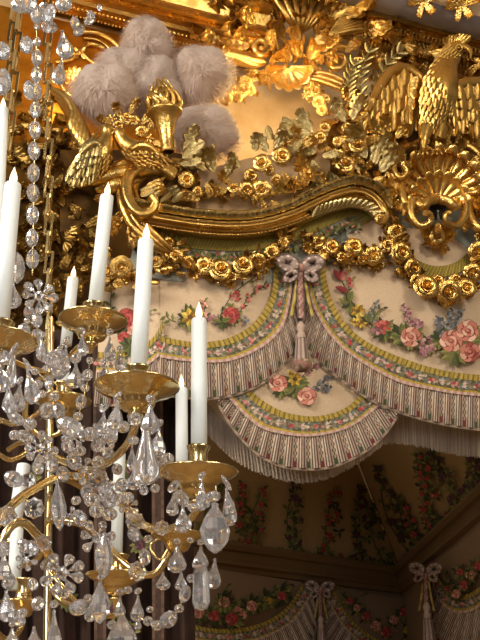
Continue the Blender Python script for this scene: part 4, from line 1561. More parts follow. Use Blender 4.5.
# curled plumes of carving left of the doves and cloud below them
t = thing('carved_ribbon', 'gilded carved ribbon folds left of the doves, below the rosette panel', 'ribbon', FAC.p(70, 140, .05))
mb = MB()
for k in range(5):
    tpx(mb, FAC, [(50 + k * 3, 88 + k * 5, .0), (64 + k * 3, 96 + k * 6, .08), (74 + k * 3, 112 + k * 6, .12), (72 + k * 3, 128 + k * 5, .12), (86, 140 + k * 3, .1), (98, 132 + k * 4, .1)], lambda q: 4.6 * math.sin(PI * (.1 + .85 * q)) + .6, 9)
mb.build('ribbon_fold', M['gold'], t)
t = thing('carved_cloud', 'smooth gilded carved cloud below the two doves', 'carving', FAC.p(120, 185, .1))
mb = MB()
for pts, r in (([(78, 186, .1), (100, 178, .16), (125, 172, .2), (150, 170, .2), (170, 172, .16)], 8), ([(96, 190, .1), (118, 184, .16), (140, 180, .16)], 8), ([(110, 168, .18), (124, 164, .22), (140, 165, .2)], 5)):
    tpx(mb, FAC, pts, lambda q, r=r: r * math.sin(PI * (.12 + .76 * q)), 12, lambda k, n: 1 + .08 * math.sin(k * 3))
mb.build('cloud_scroll', M['gold'], t)

# ------------------------------------------------------------------ carved cartouche on the wall above
WO = -.45
t = thing('carved_cartouche', 'brightly lit gilded cartouche with shell, scrolls and acanthus sprays, at the top middle', 'cartouche', FAC.p(290, 70, WO))
mb = MB()
for x, y, s, r, p, ti in ((276, 40, 62, 78, 0, 15), (286, 30, 66, 90, 1, 10), (262, 30, 62, 58, 2, 10), (290, 12, 50, 40, 0, 10), (302, 12, 48, -4, 1, 10), (316, 12, 50, -40, 2, 10), (335, 24, 60, -60, 0, 12), (232, 30, 48, 85, 2, 10), (226, 14, 44, 60, 0, 10), (250, 8, 40, 40, 1, 10), (340, 36, 54, -72, 1, 12), (366, 16, 40, -50, 2, 12), (358, 28, 44, -85, 0, 12), (272, 34, 70, 62, 1, 20), (276, 28, 60, 44, 2, 20), (284, 24, 56, 24, 0, 25), (294, 22, 52, 6, 1, 30), (304, 22, 54, -12, 2, 25), (314, 24, 56, -30, 0, 25), (322, 30, 62, -48, 1, 20), (250, 30, 50, 70, 1, 15), (240, 20, 50, 50, 0, 15), (262, 16, 46, 30, 2, 15), (352, 14, 40, -30, 0, 15), (300, 36, 30, 10, 3, 30), (316, 38, 30, -25, 3, 30), (284, 38, 30, 40, 3, 30)):
    mb.add(LEAF[p], pm(FAC, x, y, WO + .08, s, r, ti))
for k in range(8):
    a = -52 - k * 5
    tpx(mb, FAC, [(326, 38, WO + .1), (326 + 26 * math.cos(math.radians(22 + k * 4)), 40 - 30 * math.sin(math.radians(18 + k * 5)), WO + .2), (326 + 84 * math.cos(math.radians(8 + k * 6)), 34 - 74 * math.sin(math.radians(8 + k * 5)), WO + .22)], lambda q: 3.4 * math.sin(PI * (.1 + .85 * q)) + .3, 8)
for k in range(7):
    tpx(mb, FAC, [(300, 34, WO + .1), (288 + k * 5, 18, WO + .2), (266 + k * 13, -14, WO + .24)], lambda q: 3.4 * math.sin(PI * (.1 + .85 * q)) + .3, 8)
mb.build('acanthus_spray', M['gold_dark'], t)
leaf_parts(t, FAC, [(262, 40, WO + .14, 34, 75, LEAF[0], 25), (258, 32, WO + .14, 30, 50, LEAF[1], 30), (250, 46, WO + .14, 36, 92, LEAF[2], 25), (244, 38, WO + .13, 28, 60, LEAF[0], 25), (240, 52, WO + .12, 32, 105, LEAF[1], 20), (266, 62, WO + .16, 46, 82, FEA, 5), (258, 66, WO + .14, 30, 70, FEA, 5), (288, 52, WO + .2, 22, 150, LEAF[0], 30), (300, 40, WO + .2, 20, 40, LEAF[3], 30), (312, 44, WO + .2, 22, -70, LEAF[3], 30), (304, 56, WO + .2, 26, 210, LEAF[1], 30), (294, 44, WO + .22, 20, 100, LEAF[0], 30), (310, 54, WO + .2, 18, -120, LEAF[0], 25), (322, 52, WO + .18, 22, -40, LEAF[1], 25), (345, 52, WO + .16, 18, -50, LEAF[0], 25), (350, 60, WO + .16, 16, -90, LEAF[1], 25), (350, 68, WO + .16, 16, -130, LEAF[2], 25), (330, 66, WO + .14, 20, 180, PLAIN[1], 10), (320, 66, WO + .14, 22, 180, PLAIN[1], 10), (310, 66, WO + .14, 20, 180, PLAIN[1], 10), (338, 74, WO + .14, 16, 180, PLAIN[1], 10), (276, 70, WO + .14, 26, 130, LEAF[1], 25), (262, 72, WO + .14, 22, 110, LEAF[0], 25), (300, 58, WO + .2, 24, 20, LEAF[3], 35), (292, 60, WO + .2, 24, 60, LEAF[3], 35), (308, 60, WO + .2, 24, -30, LEAF[3], 35), (300, 50, WO + .2, 22, 180, LEAF[3], 35), (284, 56, WO + .2, 22, 100, LEAF[0], 30), (318, 58, WO + .2, 22, -90, LEAF[0], 30), (326, 50, WO + .2, 20, 20, LEAF[1], 30), (278, 50, WO + .18, 22, 40, LEAF[1], 30), (230, 60, WO + .12, 30, 95, LEAF[2], 20), (228, 48, WO + .1, 30, 75, LEAF[1], 20), (268, 76, WO + .14, 20, 160, LEAF[3], 25)], M['gold_bright'], 1.12, 'bright_leaf')
for sp in (spiral(262, 46, 15, 2, 100, -480, WO + .16, WO + .3, 40), [(x, y, o_) for x, y, o_ in spiral(338, 60, 14, 2, 60, 640, WO + .16, WO + .3, 40)]):
    mb = MB()
    tpx(mb, FAC, sp, lambda q: 3.6 - 1.6 * q, 10, lambda k, n: 1.15 if k % 2 else .9)
    mb.build('volute', M['gold_bright'], t)
mb = MB()
mb.add(shell(7, 190, .5), pm(FAC, 288, 66, WO + .16, 24, 180, -10, lean=.8))
mb.build('shell', M['gold_bright'], t)
mb = MB()
for d in (0, 5, 10):
    tpx(mb, FAC, [(304, 78 + d * .2, WO + .14), (314, 73 + d * .6, WO + .18), (330, 75 + d, WO + .2), (348, 84 + d, WO + .2), (364, 99 + d * 1.1, WO + .18)], lambda q: 2.5, 8)
mb.build('ribbed_arch', M['gold_bright'], t)
for i, (x, y, r) in enumerate(((254, 76, 6), (246, 82, 6), (243, 91, 7), (234, 91, 5.5), (226, 99, 6), (214, 102, 5), (206, 104, 4), (308, 84, 6), (315, 92, 6), (319, 102, 6), (322, 110, 5), (306, 95, 4.5), (312, 78, 5), (250, 90, 5), (238, 98, 5), (316, 84, 5), (325, 100, 5))):
    put_roses(t, FAC, [(x, y, r * 1.2, WO + .12)], M['gold_bright'], 'carved_flower')
    leaf_parts(t, FAC, [(x, y, WO + .08, r * 2.3, random.uniform(0, 360), LEAF[i % 3], 20)], M['gold_bright'], 1, 'bright_leaf')
# pale laurel branch left of the eagle, on the wall
t = thing('laurel_branch', 'olive gilt laurel branches left of the eagle wing', 'branch', FAC.p(365, 110, -.2))
for pts in ([(362, 120), (360, 95), (362, 70), (372, 45)], [(372, 110), (378, 85), (388, 62), (404, 48)], [(350, 110), (348, 95), (350, 78), (356, 60)]):
    mb = MB()
    tpx(mb, FAC, [(x, y, -.12) for x, y in pts], 1.3, 6)
    Q = resample(pts, 10)
    for i in range(9):
        a = math.degrees(math.atan2(-(Q[i + 1][1] - Q[i][1]), Q[i + 1][0] - Q[i][0])) - 90
        for d in (-42, 40):
            mb.add(PLAIN[i % 3], pm(FAC, Q[i][0], Q[i][1], -.11, 11, a + d, 12, sx=.85))
    mb.build('leafy_stem', M['gold_olive'], t)
mb = MB()
scatter(mb, FAC, [(375, 100), (390, 60), (420, 50), (445, 62)], 34, 9, (14, 24), (-.35, -.2), LEAF, False)
scatter(mb, FAC, [(470, 50), (480, 80), (495, 100)], 22, 12, (14, 22), (-.3, -.2), LEAF, False)
scatter(mb, FAC, [(350, 110), (360, 125), (345, 130)], 18, 9, (12, 18), (-.1, .05), LEAF, False)
tag(mb.build('carved_foliage', M['gold_dark']), 'dark gilt carved foliage behind the eagle', 'foliage')
# ------------------------------------------------------------------ chandelier


def atY(px, py, Y):
    r = ray(px, py)
    return CAM + r * (Y / r.y)


CH = thing('chandelier', 'brass chandelier hung with rock crystal drops and flowers, on brass link chains', 'chandelier', at(30, -20, 1.6))


def lathe_unit(prof, n, sq=1.0):
    mb = MB()
    mb.lathe(prof, Matrix.Diagonal((1, sq, 1, 1)), n)
    return mb


KIND = {
    'drop': (lathe_unit([(.05, 0), (.22, -.04), (.16, -.1), (.42, -.32), (.78, -.52), (1, -.72), (.86, -.88), (.45, -.98), (.02, -1)], 8, .75), False),
    'long': (lathe_unit([(.05, 0), (.3, -.03), (.36, -.14), (.62, -.36), (.9, -.6), (1, -.78), (.8, -.92), (.35, -.99), (.02, -1)], 10, .7), True),
    'spear': (lathe_unit([(.05, 0), (.28, -.04), (.2, -.09), (.7, -.32), (1, -.55), (.85, -.75), (.4, -.93), (.02, -1)], 8, .7), False),
    'oval': (lathe_unit([(.02, 0), (.5, -.1), (.86, -.27), (1, -.5), (.86, -.73), (.5, -.9), (.02, -1)], 9, .8), False),
    'bead': (lathe_unit([(.02, 0), (.55, -.09), (.9, -.28), (1, -.5), (.9, -.72), (.55, -.91), (.02, -1)], 10, 1), True),
    'tube': (lathe_unit([(.05, 0), (.7, -.05), (.9, -.15), (.95, -.5), (1, -.8), (.75, -.95), (.02, -1)], 8, .8), False),
}
CNT = {}


def crystal(kind, x0, y0, x1, y1, w, Y, parent=None, name=None):
    P0, P1 = atY(x0, y0, Y), atY(x1, y1, Y)
    k = depth(P0) / FPX
    ax = P1 - P0
    z = -ax.normalized()
    yv = (CAM - P0)
    yv = (yv - z * yv.dot(z)).normalized()
    x = yv.cross(z)
    R = Matrix((x, yv, z)).transposed().to_4x4()
    mb, sm = KIND[kind]
    Mx = Matrix.Translation(P0) @ R @ Matrix.Rotation(random.uniform(-.3, .3), 4, 'Z') @ Matrix.Diagonal((w * .58 * k, w * .58 * k, ax.length, 1))
    nm = name or {'bead': 'crystal_bead', 'oval': 'crystal_bead', 'drop': 'crystal_drop', 'long': 'crystal_drop', 'spear': 'crystal_drop', 'tube': 'crystal_drop'}[kind]
    return inst(nm, shared('crystal_' + kind, mb, M['crystal'], sm), Mx, parent or CH)


def pend(kind, x, y0, y1, w, Y, bead=3.2, dx=0):
    """A crystal with its round bead and wire above."""
    o = crystal(kind, x, y0, x + dx, y1, w, Y)
    if bead:
        crystal('bead', x, y0 - 2 * bead - .6, x, y0 - .6, bead * 2, Y, o, 'bead')


def flower(x, y, r, Y, n=7, a0=0, centre=.34, sq=1.0):
    P0 = atY(x, y, Y)
    k = depth(P0) / FPX
    mb = MB()
    mb.lathe([(.02, .32), (.4, .28), (.75, .16), (1, 0), (.8, -.15), (.02, -.2)], pm(Plane(P0, -FW), x, y, .004, r * centre), 10, wob=lambda q, n_: 1 - .22 * (q % 2))
    f = mb.build('crystal_flower', M['crystal'], CH, smooth=False)
    for q in range(n):
        a = math.radians(a0 + 360 * q / n + random.uniform(-8, 8))
        l = r * random.uniform(.85, 1.05)
        c, s_ = math.cos(a), math.sin(a) * sq
        crystal('drop', x + c * r * .22, y + s_ * r * .22, x + c * l, y + s_ * l, r * .44, Y + random.uniform(-.01, .01), f, 'petal')


def btube(name, pts, r, m=None, n=8):
    """Brass arm sketched as (px, py, Y)."""
    Q = resample([p for p in pts], max(14, int(plen(pts) / 4)))
    P = [atY(*q) for q in Q]
    mb = MB()
    mb.tube(P, [(r(i / (len(P) - 1)) if callable(r) else r) * depth(p) / FPX for i, p in enumerate(P)], n, ref=FW)
    return mb.build(name, m or M['brass'], CH)


def pan(x, y, r, Y, rim=0, hold=11, hh=22):
    """Drip pan with candle socket: (x, y) is the middle of its rim."""
    P = atY(x, y, Y)
    k = depth(P) / FPX
    T = Matrix.Translation(P)
    mb = MB()
    pr = [(.02, -.60), (.26, -.58), (.38, -.52), (.44, -.42), (.46, -.32), (.50, -.27), (.54, -.25), (.56, -.22), (.70, -.16), (.86, -.09), (.95, -.03), (.99, -.01), (1.02, .02), (1.02, .05), (.99, .07), (.95, .05), (.82, -.03), (.6, -.16), (.3, -.2), (.02, -.2)]
    mb.lathe([(a * r * k, b * r * k) for a, b in pr], T, 40)
    o = mb.build('drip_pan', M['brass'], CH)
    mb = MB()
    h = hh * k
    q = hold * k
    z0 = -.2 * r * k
    mb.lathe([(q * .75, z0), (q * .8, z0 + h * .25), (q * 1.02, z0 + h * .3), (q * 1.02, z0 + h * .36), (q * .86, z0 + h * .42), (q * .9, z0 + h * .85), (q * 1.12, z0 + h * .98), (q * 1.16, z0 + h * 1.04), (q * .95, z0 + h * 1.06), (q * .8, z0 + h * .9)], T, 24)
    mb.build('candle_socket', M['brass'], CH)
    mb = MB()
    mb.lathe([(.13 * r * k, -.58 * r * k), (.10 * r * k, -.64 * r * k), (.2 * r * k, -.68 * r * k), (.2 * r * k, -.74 * r * k), (.09 * r * k, -.82 * r * k), (.05 * r * k, -1.0 * r * k), (.001, -1.02 * r * k)], T, 14)
    mb.build('finial', M['brass'], CH)


def candle(label, xt, yt, xb, yb, w, Y, lit=True):
    P0, P1 = atY(xb, yb, Y), atY(xt, yt, Y)
    k = depth(P0) / FPX
    t = thing('candle', label, 'candle', P0, 'lit chandelier candles' if lit else 'chandelier candles with hidden tips')
    ax = (P1 - P0)
    R = Matrix.Translation(P0) @ ax.to_track_quat('Z', 'Y').to_matrix().to_4x4()
    r, L = w / 2 * k, ax.length
    mb = MB()
    mb.lathe([(.01 * r, 0), (r, 0), (r, L * .5), (r, L - .35 * r), (r * .93, L - .1 * r), (r * .75, L), (r * .3, L - .08 * r), (.001, L - .1 * r)], R, 28)
    mb.build('wax_stick', M['candle'], t)
    if lit:
        mb = MB()
        f = w * 1.12 * k
        mb.lathe([(r * .16, L - .12 * r), (r * .34, L + f * .1), (r * .46, L + f * .3), (r * .42, L + f * .5), (r * .26, L + f * .75), (r * .1, L + f * .95), (.0005, L + f * 1.08)], R, 14)
        mb.build('flame', M['flame'], t)
    return t


# pans first
Y4, Y6, Y3, Y2 = 1.18, 1.22, 1.40, 1.12
pan(137, 388, 42, Y4, hold=11.5, hh=29)
pan(198, 474, 40, Y6, hold=10.5, hh=35)
pan(93, 322, 34, Y3, hold=10, hh=25)
pan(0, 342, 37, Y2, hold=11, hh=28)
pan(63, 402, 28, 1.62, hold=9, hh=24)
pan(178, 536, 27, 1.5, hold=9, hh=14)
pan(117, 576, 31, 1.55, hold=10, hh=26)
pan(23, 603, 23, 1.45, hold=9, hh=27)
candle('lit white candle leftmost in the photo, its upper half beside the glass bead strand', 3, 108, -7, 330, 12, 1.5)
candle('tall lit white candle leaning right, on the brass pan cut off by the photo edge', 13, 184, 0, 326, 18, Y2)
candle('lit white candle on the highest brass pan, right of the brass chain', 107, 196, 94, 316, 14.5, Y3)
candle('tall lit white candle standing in front of the gilt acanthus scroll', 146, 240, 138, 376, 17, Y4)
candle('short lit white candle just right of the crystal flower on the strand', 73, 278, 66, 345, 11.5, 1.75)
candle('tall lit white candle on the rightmost brass pan, before the fringed swag', 199, 319, 199, 458, 16.5, Y6)
candle('lit white candle half hidden behind the rightmost tall candle', 181.5, 388, 182, 478, 12.5, 1.5)
candle('white candle stub seen through the crystals under the large middle pan', 120, 452, 116, 562, 12, 1.56, False)
candle('white candle low at the left edge, above the lowest brass pan', 17, 528, 14, 590, 13, 1.45, False)
candle('white candle stump on the small brass pan in the middle of the crystals', 64, 366, 62, 390, 12, 1.62, False)
candle('white candle glimpsed between crystals and brass arms at the left edge', 24, 464, 12, 540, 14, 1.66, False)

pan(-8, 322, 20, 1.5, hold=8, hh=18)
pan(12, 545, 15, 1.66, hold=8, hh=14)
# arms and stem
arm = lambda *p, r=4.0: btube('brass_arm', p, r)
btube('stem', [(50, 318, 1.62), (50, 400, 1.62), (49, 470, 1.62), (48, 560, 1.62), (47, 640, 1.62)], 4)
arm((198, 492, 1.22), (196, 512, 1.24), (182, 524, 1.28), (162, 530, 1.32), (142, 524, 1.38), (124, 506, 1.44), (104, 488, 1.5), (76, 476, 1.56), (50, 480, 1.6))
arm((137, 410, 1.18), (135, 426, 1.22), (126, 446, 1.28), (108, 462, 1.36), (88, 470, 1.46), (66, 462, 1.54), (50, 455, 1.6))
arm((93, 342, 1.4), (78, 348, 1.42), (62, 366, 1.46), (48, 376, 1.5), (30, 388, 1.56), (26, 420, 1.6), (44, 440, 1.62), r=3)
arm((-6, 530, 1.3), (12, 505, 1.36), (36, 488, 1.44), (62, 478, 1.52), (82, 486, 1.58), r=4.5)
arm((-6, 560, 1.3), (8, 530, 1.3), (22, 522, 1.32), (36, 534, 1.36), (48, 552, 1.4), (58, 574, 1.42), r=4.5)
arm((48, 520, 1.6), (80, 524, 1.56), (100, 540, 1.54), (120, 560, 1.52), (138, 573, 1.5), (154, 574, 1.5), (165, 562, 1.5), (168, 552, 1.5), r=3.6)
arm((-4, 452, 1.3), (10, 460, 1.34), (24, 454, 1.38), (30, 446, 1.4), (22, 442, 1.42), (8, 450, 1.44), r=2.6)
arm((48, 500, 1.6), (50, 492, 1.5), (52, 510, 1.46), (46, 524, 1.44), r=2)
arm((166, 536, 1.48), (156, 540, 1.47), (150, 548, 1.47), (160, 560, 1.47), (168, 550, 1.47), r=1.4)
arm((0, 420, 1.2), (14, 424, 1.24), (28, 420, 1.3), (40, 412, 1.4), (50, 410, 1.6), r=2.8)
arm((88, 600, 1.55), (78, 606, 1.55), (60, 600, 1.58), (48, 580, 1.6), r=3)
arm((23, 618, 1.45), (20, 630, 1.45), (8, 640, 1.4), (-6, 630, 1.36), r=3)


arm((-8, 336, 1.5), (0, 352, 1.54), (24, 366, 1.6), (48, 372, 1.62), r=2.6)
arm((12, 556, 1.66), (20, 566, 1.65), (36, 560, 1.63), (48, 545, 1.62), r=2.6)
arm((63, 420, 1.62), (60, 432, 1.62), (50, 436, 1.62), r=2.6)
arm((117, 606, 1.55), (112, 616, 1.56), (80, 606, 1.6), (48, 570, 1.62), r=3)

# chains of brass links
def chain(xs, y0, y1, Y, link=24, w=8.5, phase=0):
    n = int((y1 - y0) / (link * .78))
    for i in range(n):
        ya = y0 + i * (y1 - y0) / n
        yb = ya + link
        x = xs[0] + (xs[1] - xs[0]) * (ya - y0) / (y1 - y0)
        P = atY(x, (ya + yb) / 2, Y)
        k = depth(P) / FPX
        hw, hl, th = w / 2 * k, link / 2 * k * 1.06, 1.25 * k
        mb = MB()
        if (i + phase) % 2:
            Rz = Matrix.Rotation(math.radians(82), 4, 'Z')
        else:
            Rz = Matrix.Rotation(math.radians(8), 4, 'Z')
        T = Matrix.Translation(P) @ Rz
        o_ = [(-hw, -hl), (hw, -hl), (hw, hl), (-hw, hl)]
        i_ = [(-hw + 1.9 * th, -hl + 1.9 * th), (hw - 1.9 * th, -hl + 1.9 * th), (hw - 1.9 * th, hl - 1.9 * th), (-hw + 1.9 * th, hl - 1.9 * th)]
        G = []
        for (ox, oz), (ix, iz) in zip(o_, i_):
            G.append([T @ Vector(q) for q in ((ox, -th, oz), (ox, th, oz), (ix, th, iz), (ix, -th, iz))])
        mb.grid(G, cu=True, cv=True)
        mb.build('chain_link', M['brass'], CH, smooth=False)


chain((48, 49), -14, 345, 1.62)
chain((20, 8), -10, 150, 1.7)
chain((13, 2), 0, 180, 1.8, phase=1, w=7)

# long bead strand
Ys = 1.5
sy = [(37, 27, 7), (37, 42, 9), (37, 58, 12), (36.5, 75, 12), (36, 92, 13), (35.5, 110, 12), (35, 130, 13), (34, 151, 13), (33.5, 173, 13), (33, 193, 13), (32.5, 215, 13.5), (32, 238, 13), (32.5, 259, 14)]
STR = btube('bead_strand', [(37, 10, Ys), (35, 130, Ys), (32.5, 275, Ys)], .5, n=5)
for x, y, w in sy:
    h = w * 1.5 if w > 10 else w
    crystal('oval', x, y - h / 2, x, y + h / 2, w * .84, Ys, STR, 'bead')
flower(39, 296, 19, Ys - .01, 8)
for x, y, w, h in ((29, 312, 10, 14), (37, 320, 10, 16), (24, 330, 12, 14), (37, 336, 11, 15), (27, 321, 6, 6), (41, 350, 9, 22)):
    crystal('oval', x, y - h / 2, x, y + h / 2, w, Ys, STR, 'bead')
pend('drop', 13, 283, 308, 15, 1.45, 3)
crystal('oval', 17, 252, 17, 284, 14, 1.6)

# cluster at the very top
for a in (('long', 24, -16, 20, 12, 18), ('drop', 34, -14, 28, 12, 14), ('oval', 36, 6, 38, 24, 12), ('long', 62, -12, 64, 10, 15), ('oval', 44, 2, 46, 26, 13), ('oval', 52, 4, 47, 24, 10), ('spear', 52, 24, 44, 8, 10), ('oval', 50, 22, 54, 32, 9), ('oval', 43, 22, 50, 32, 9), ('drop', 62, 30, 66, 58, 15), ('oval', 70, 24, 80, 22, 12), ('drop', 63, 58, 57, 84, 12), ('oval', 74, 36, 84, 26, 8), ('oval', 26, 36, 27, 54, 12), ('oval', 2, 42, 3, 60, 14), ('oval', 4, 68, 2, 96, 14), ('oval', 28, 80, 30, 100, 10), ('bead', 88, 12, 94, 18, 7), ('oval', 84, 24, 95, 16, 8), ('bead', 98, 5, 101, 10, 5)):
    crystal(*a, 1.5 + random.uniform(-.03, .05))

# pendants round the pans: kind, x, y0, y1, w, Y, bead, dx
for a in (
        # cut-off pan at the left
        ('long', 14, 355, 388, 12, 1.06, 4, -6), ('drop', 27, 368, 404, 14, 1.08, 3.6, 7), ('drop', 8, 384, 414, 13, 1.08, 3, 2), ('drop', 42, 338, 361, 10, 1.3, 3, 0), ('drop', 20, 384, 412, 14, 1.1, 3, -3), ('drop', 0, 362, 392, 14, 1.04, 4, 2),
        # highest pan
        ('drop', 82, 334, 356, 10, 1.34, 3.2, 1), ('drop', 110, 336, 361, 11, 1.33, 3.4, 0), ('drop', 120, 352, 372, 9.5, 1.34, 3, 0), ('spear', 105, 365, 392, 12, 1.36, 3, -1), ('drop', 76, 364, 388, 16, 1.3, 5, -1), ('drop', 66, 345, 374, 11, 1.36, 3.4, -2), ('drop', 60, 352, 376, 12, 1.4, 3, -4),
        # large middle pan
        ('drop', 118, 400, 430, 14, 1.1, 3.6, -4), ('drop', 150, 403, 434, 17, 1.1, 4, 0), ('long', 146, 430, 485, 23, 1.08, 0, 0), ('drop', 132, 445, 471, 9, 1.2, 4, 0), ('drop', 159, 428, 456, 14, 1.16, 4, -2), ('drop', 134, 470, 490, 14, 1.24, 0, 0), ('drop', 160, 458, 478, 12, 1.24, 3, -1), ('drop', 104, 412, 436, 13, 1.16, 4.4, -2), ('drop', 96, 430, 452, 12, 1.2, 3, 2),
        # rightmost pan
        ('drop', 202, 480, 508, 10, 1.14, 3.8, -1), ('drop', 226, 487, 526, 13, 1.14, 4.2, 5), ('spear', 215, 502, 554, 27, 1.12, 5.2, 0), ('drop', 183, 506, 533, 16, 1.16, 0, 0), ('drop', 174, 492, 516, 11, 1.16, 5.4, -2), ('drop', 228, 492, 512, 9, 1.16, 0, 3),
        # lower right pan
        ('drop', 177, 545, 573, 17, 1.42, 3.2, 0), ('drop', 201, 546, 570, 15, 1.42, 3.4, -1), ('drop', 181, 571, 591, 11, 1.42, 0, 0), ('tube', 201, 566, 611, 15, 1.4, 0, 0), ('drop', 215, 558, 589, 13, 1.42, 0, -2), ('drop', 163, 572, 590, 13, 1.46, 0, 0),
        # lower middle pan and below
        ('spear', 104, 532, 579, 16, 1.3, 0, 0), ('spear', 100, 581, 624, 18, 1.32, 3, 0), ('drop', 120, 596, 618, 10, 1.46, 3.6, 0), ('drop', 122, 611, 650, 26, 1.36, 0, 0), ('drop', 138, 595, 622, 12, 1.44, 3.4, -1), ('drop', 138, 618, 630, 7, 1.44, 0, 0), ('spear', 57, 480, 531, 14, 1.3, 0, 3), ('drop', 54, 609, 662, 16, 1.3, 4, 0), ('drop', 34, 626, 656, 16, 1.32, 0, 0), ('drop', 12, 628, 650, 14, 1.34, 3, 0), ('drop', 90, 602, 622, 10, 1.4, 3, 0), ('drop', 4, 552, 580, 14, 1.2, 4, -1), ('drop', 6, 590, 622, 16, 1.22, 4, 2), ('drop', 27, 425, 444, 9, 1.3, 3, 0)):
    pend(*a)
# beads and ovals linking them: kind x0 y0 x1 y1 w Y
for a in (('oval', 4, 350, 10, 366, 9, 1.08), ('oval', 49, 375, 49, 390, 9, 1.3), ('bead', 35, 368, 35, 375, 7, 1.3), ('bead', 52, 352, 54, 368, 15, 1.32), ('oval', 44, 362, 66, 352, 14, 1.36), ('oval', 58, 364, 60, 380, 14, 1.34), ('bead', 38, 380, 38, 389, 9, 1.3), ('bead', 42, 390, 42, 398, 8, 1.3), ('bead', 54, 392, 54, 401, 9, 1.3), ('oval', 47, 402, 48, 420, 15, 1.26), ('oval', 58, 402, 59, 420, 12, 1.26), ('oval', 7, 412, 24, 424, 10, 1.12), ('bead', 30, 418, 30, 430, 12, 1.2), ('oval', 56, 420, 84, 434, 17, 1.14), ('bead', 90, 427, 90, 441, 14, 1.16), ('oval', 90, 369, 85, 381, 10, 1.3), ('bead', 90, 357, 90, 364, 6.5, 1.32), ('bead', 85, 384, 85, 392, 8, 1.3), ('oval', 83, 394, 79, 410, 10, 1.3), ('bead', 78, 412, 78, 421, 9, 1.3), ('oval', 128, 422, 142, 416, 13, 1.12), ('bead', 123, 421, 123, 433, 12, 1.13), ('oval', 106, 424, 116, 438, 11, 1.14), ('bead', 111, 432, 112, 444, 11, 1.16), ('bead', 134, 436, 134, 445, 9, 1.18),
          ('bead', 167, 453, 167, 465, 13, 1.22), ('oval', 169, 461, 169, 477, 11, 1.2), ('bead', 155, 484, 155, 493, 9, 1.22), ('oval', 139, 490, 149, 491, 9, 1.24), ('oval', 176, 490, 188, 507, 11, 1.14), ('bead', 193, 503, 193, 512, 10, 1.13), ('bead', 201, 503, 201, 511, 9, 1.13), ('oval', 196, 508, 206, 502, 8, 1.13), ('bead', 209, 492, 213, 502, 11, 1.13), ('bead', 206, 500, 206, 508, 8, 1.13),
          ('oval', 188, 585, 182, 603, 11, 1.42), ('bead', 179, 604, 179, 613, 9, 1.42), ('oval', 177, 613, 160, 626, 14, 1.42), ('bead', 157, 620, 157, 631, 10, 1.42), ('bead', 148, 616, 148, 626, 9.5, 1.42), ('bead', 191, 574, 191, 583, 8, 1.42), ('bead', 148, 535, 148, 543, 8, 1.42), ('oval', 128, 536, 142, 536, 9, 1.36), ('bead', 190, 537, 190, 543, 6, 1.42),
          ('oval', 40, 596, 36, 611, 12, 1.36), ('bead', 78, 600, 78, 616, 17, 1.34), ('oval', 72, 610, 88, 602, 12, 1.33), ('bead', 76, 496, 76, 505, 9, 1.34), ('oval', 75, 510, 84, 526, 13, 1.32), ('oval', 36, 460, 40, 475, 11, 1.34), ('oval', 4, 474, 24, 484, 14, 1.24), ('bead', 92, 493, 92, 507, 15, 1.34), ('oval', 104, 482, 106, 497, 13, 1.34), ('oval', 108, 492, 112, 508, 14, 1.33), ('bead', 97, 504, 97, 518, 14, 1.33), ('bead', 110, 508, 110, 521, 13, 1.34), ('oval', 88, 484, 86, 500, 12, 1.35), ('oval', 120, 478, 124, 492, 13, 1.34), ('bead', 128, 492, 128, 503, 11, 1.34), ('oval', 112, 472, 122, 466, 11, 1.36), ('bead', 98, 456, 98, 468, 12, 1.32), ('oval', 104, 448, 112, 458, 11, 1.3), ('bead', 22, 430, 22, 440, 11, 1.22), ('bead', 14, 430, 14, 440, 9, 1.2), ('oval', 66, 438, 70, 454, 12, 1.3), ('oval', 72, 452, 74, 470, 13, 1.32), ('bead', 80, 446, 80, 456, 11, 1.3), ('oval', 52, 456, 52, 474, 12, 1.34), ('oval', 60, 466, 66, 482, 12, 1.34), ('bead', 44, 455, 44, 463, 9, 1.34), ('oval', 18, 540, 32, 552, 11, 1.3), ('oval', 30, 540, 36, 556, 10, 1.3), ('oval', 2, 540, 4, 558, 12, 1.2), ('oval', 8, 572, 10, 590, 12, 1.22), ('bead', 22, 608, 22, 618, 10, 1.3), ('oval', 10, 618, 26, 622, 10, 1.3), ('bead', 64, 588, 64, 599, 10, 1.36), ('bead', 30, 578, 36, 590, 9, 1.36), ('bead', 128, 586, 128, 594, 8, 1.44), ('bead', 112, 620, 112, 630, 9, 1.4), ('bead', 88, 594, 88, 602, 8, 1.36), ('oval', 144, 548, 146, 566, 11, 1.44), ('oval', 132, 526, 136, 542, 12, 1.36), ('bead', 150, 606, 150, 613, 7, 1.44)):
    crystal(*a)
# crystal flowers and rosettes
for x, y, r, n, Y in ((62, 573, 23, 8, 1.34), (97, 538, 19, 7, 1.36), (40, 448, 18, 8, 1.28), (70, 516, 11, 6, 1.34), (104, 440, 13, 7, 1.24), (84, 470, 15, 7, 1.32), (112, 494, 15, 7, 1.36), (54, 362, 13, 7, 1.34), (74, 436, 13, 7, 1.26), (26, 560, 12, 6, 1.3), (128, 506, 12, 6, 1.38)):
    flower(x, y, r, Y, n, random.uniform(0, 50))
for x, y, r, Y in ((34, 508, 11, 1.36), (29, 480, 8, 1.36), (135, 521, 10, 1.36), (137, 571, 10, 1.44), (43, 543, 9, 1.36), (6, 516, 11, 1.3), (162, 528, 8, 1.3), (98, 480, 11, 1.4)):
    P0 = atY(x, y, Y)
    mb = MB()
    mb.lathe([(.25, .5), (.8, .45), (1, .2), (1, -.2), (.8, -.45), (.25, -.5)], pm(Plane(P0, -FW), x, y, 0, r), 16, wob=lambda q, n_: 1 - .14 * (q % 2))
    mb.build('crystal_rosette', M['crystal'], CH, smooth=False)
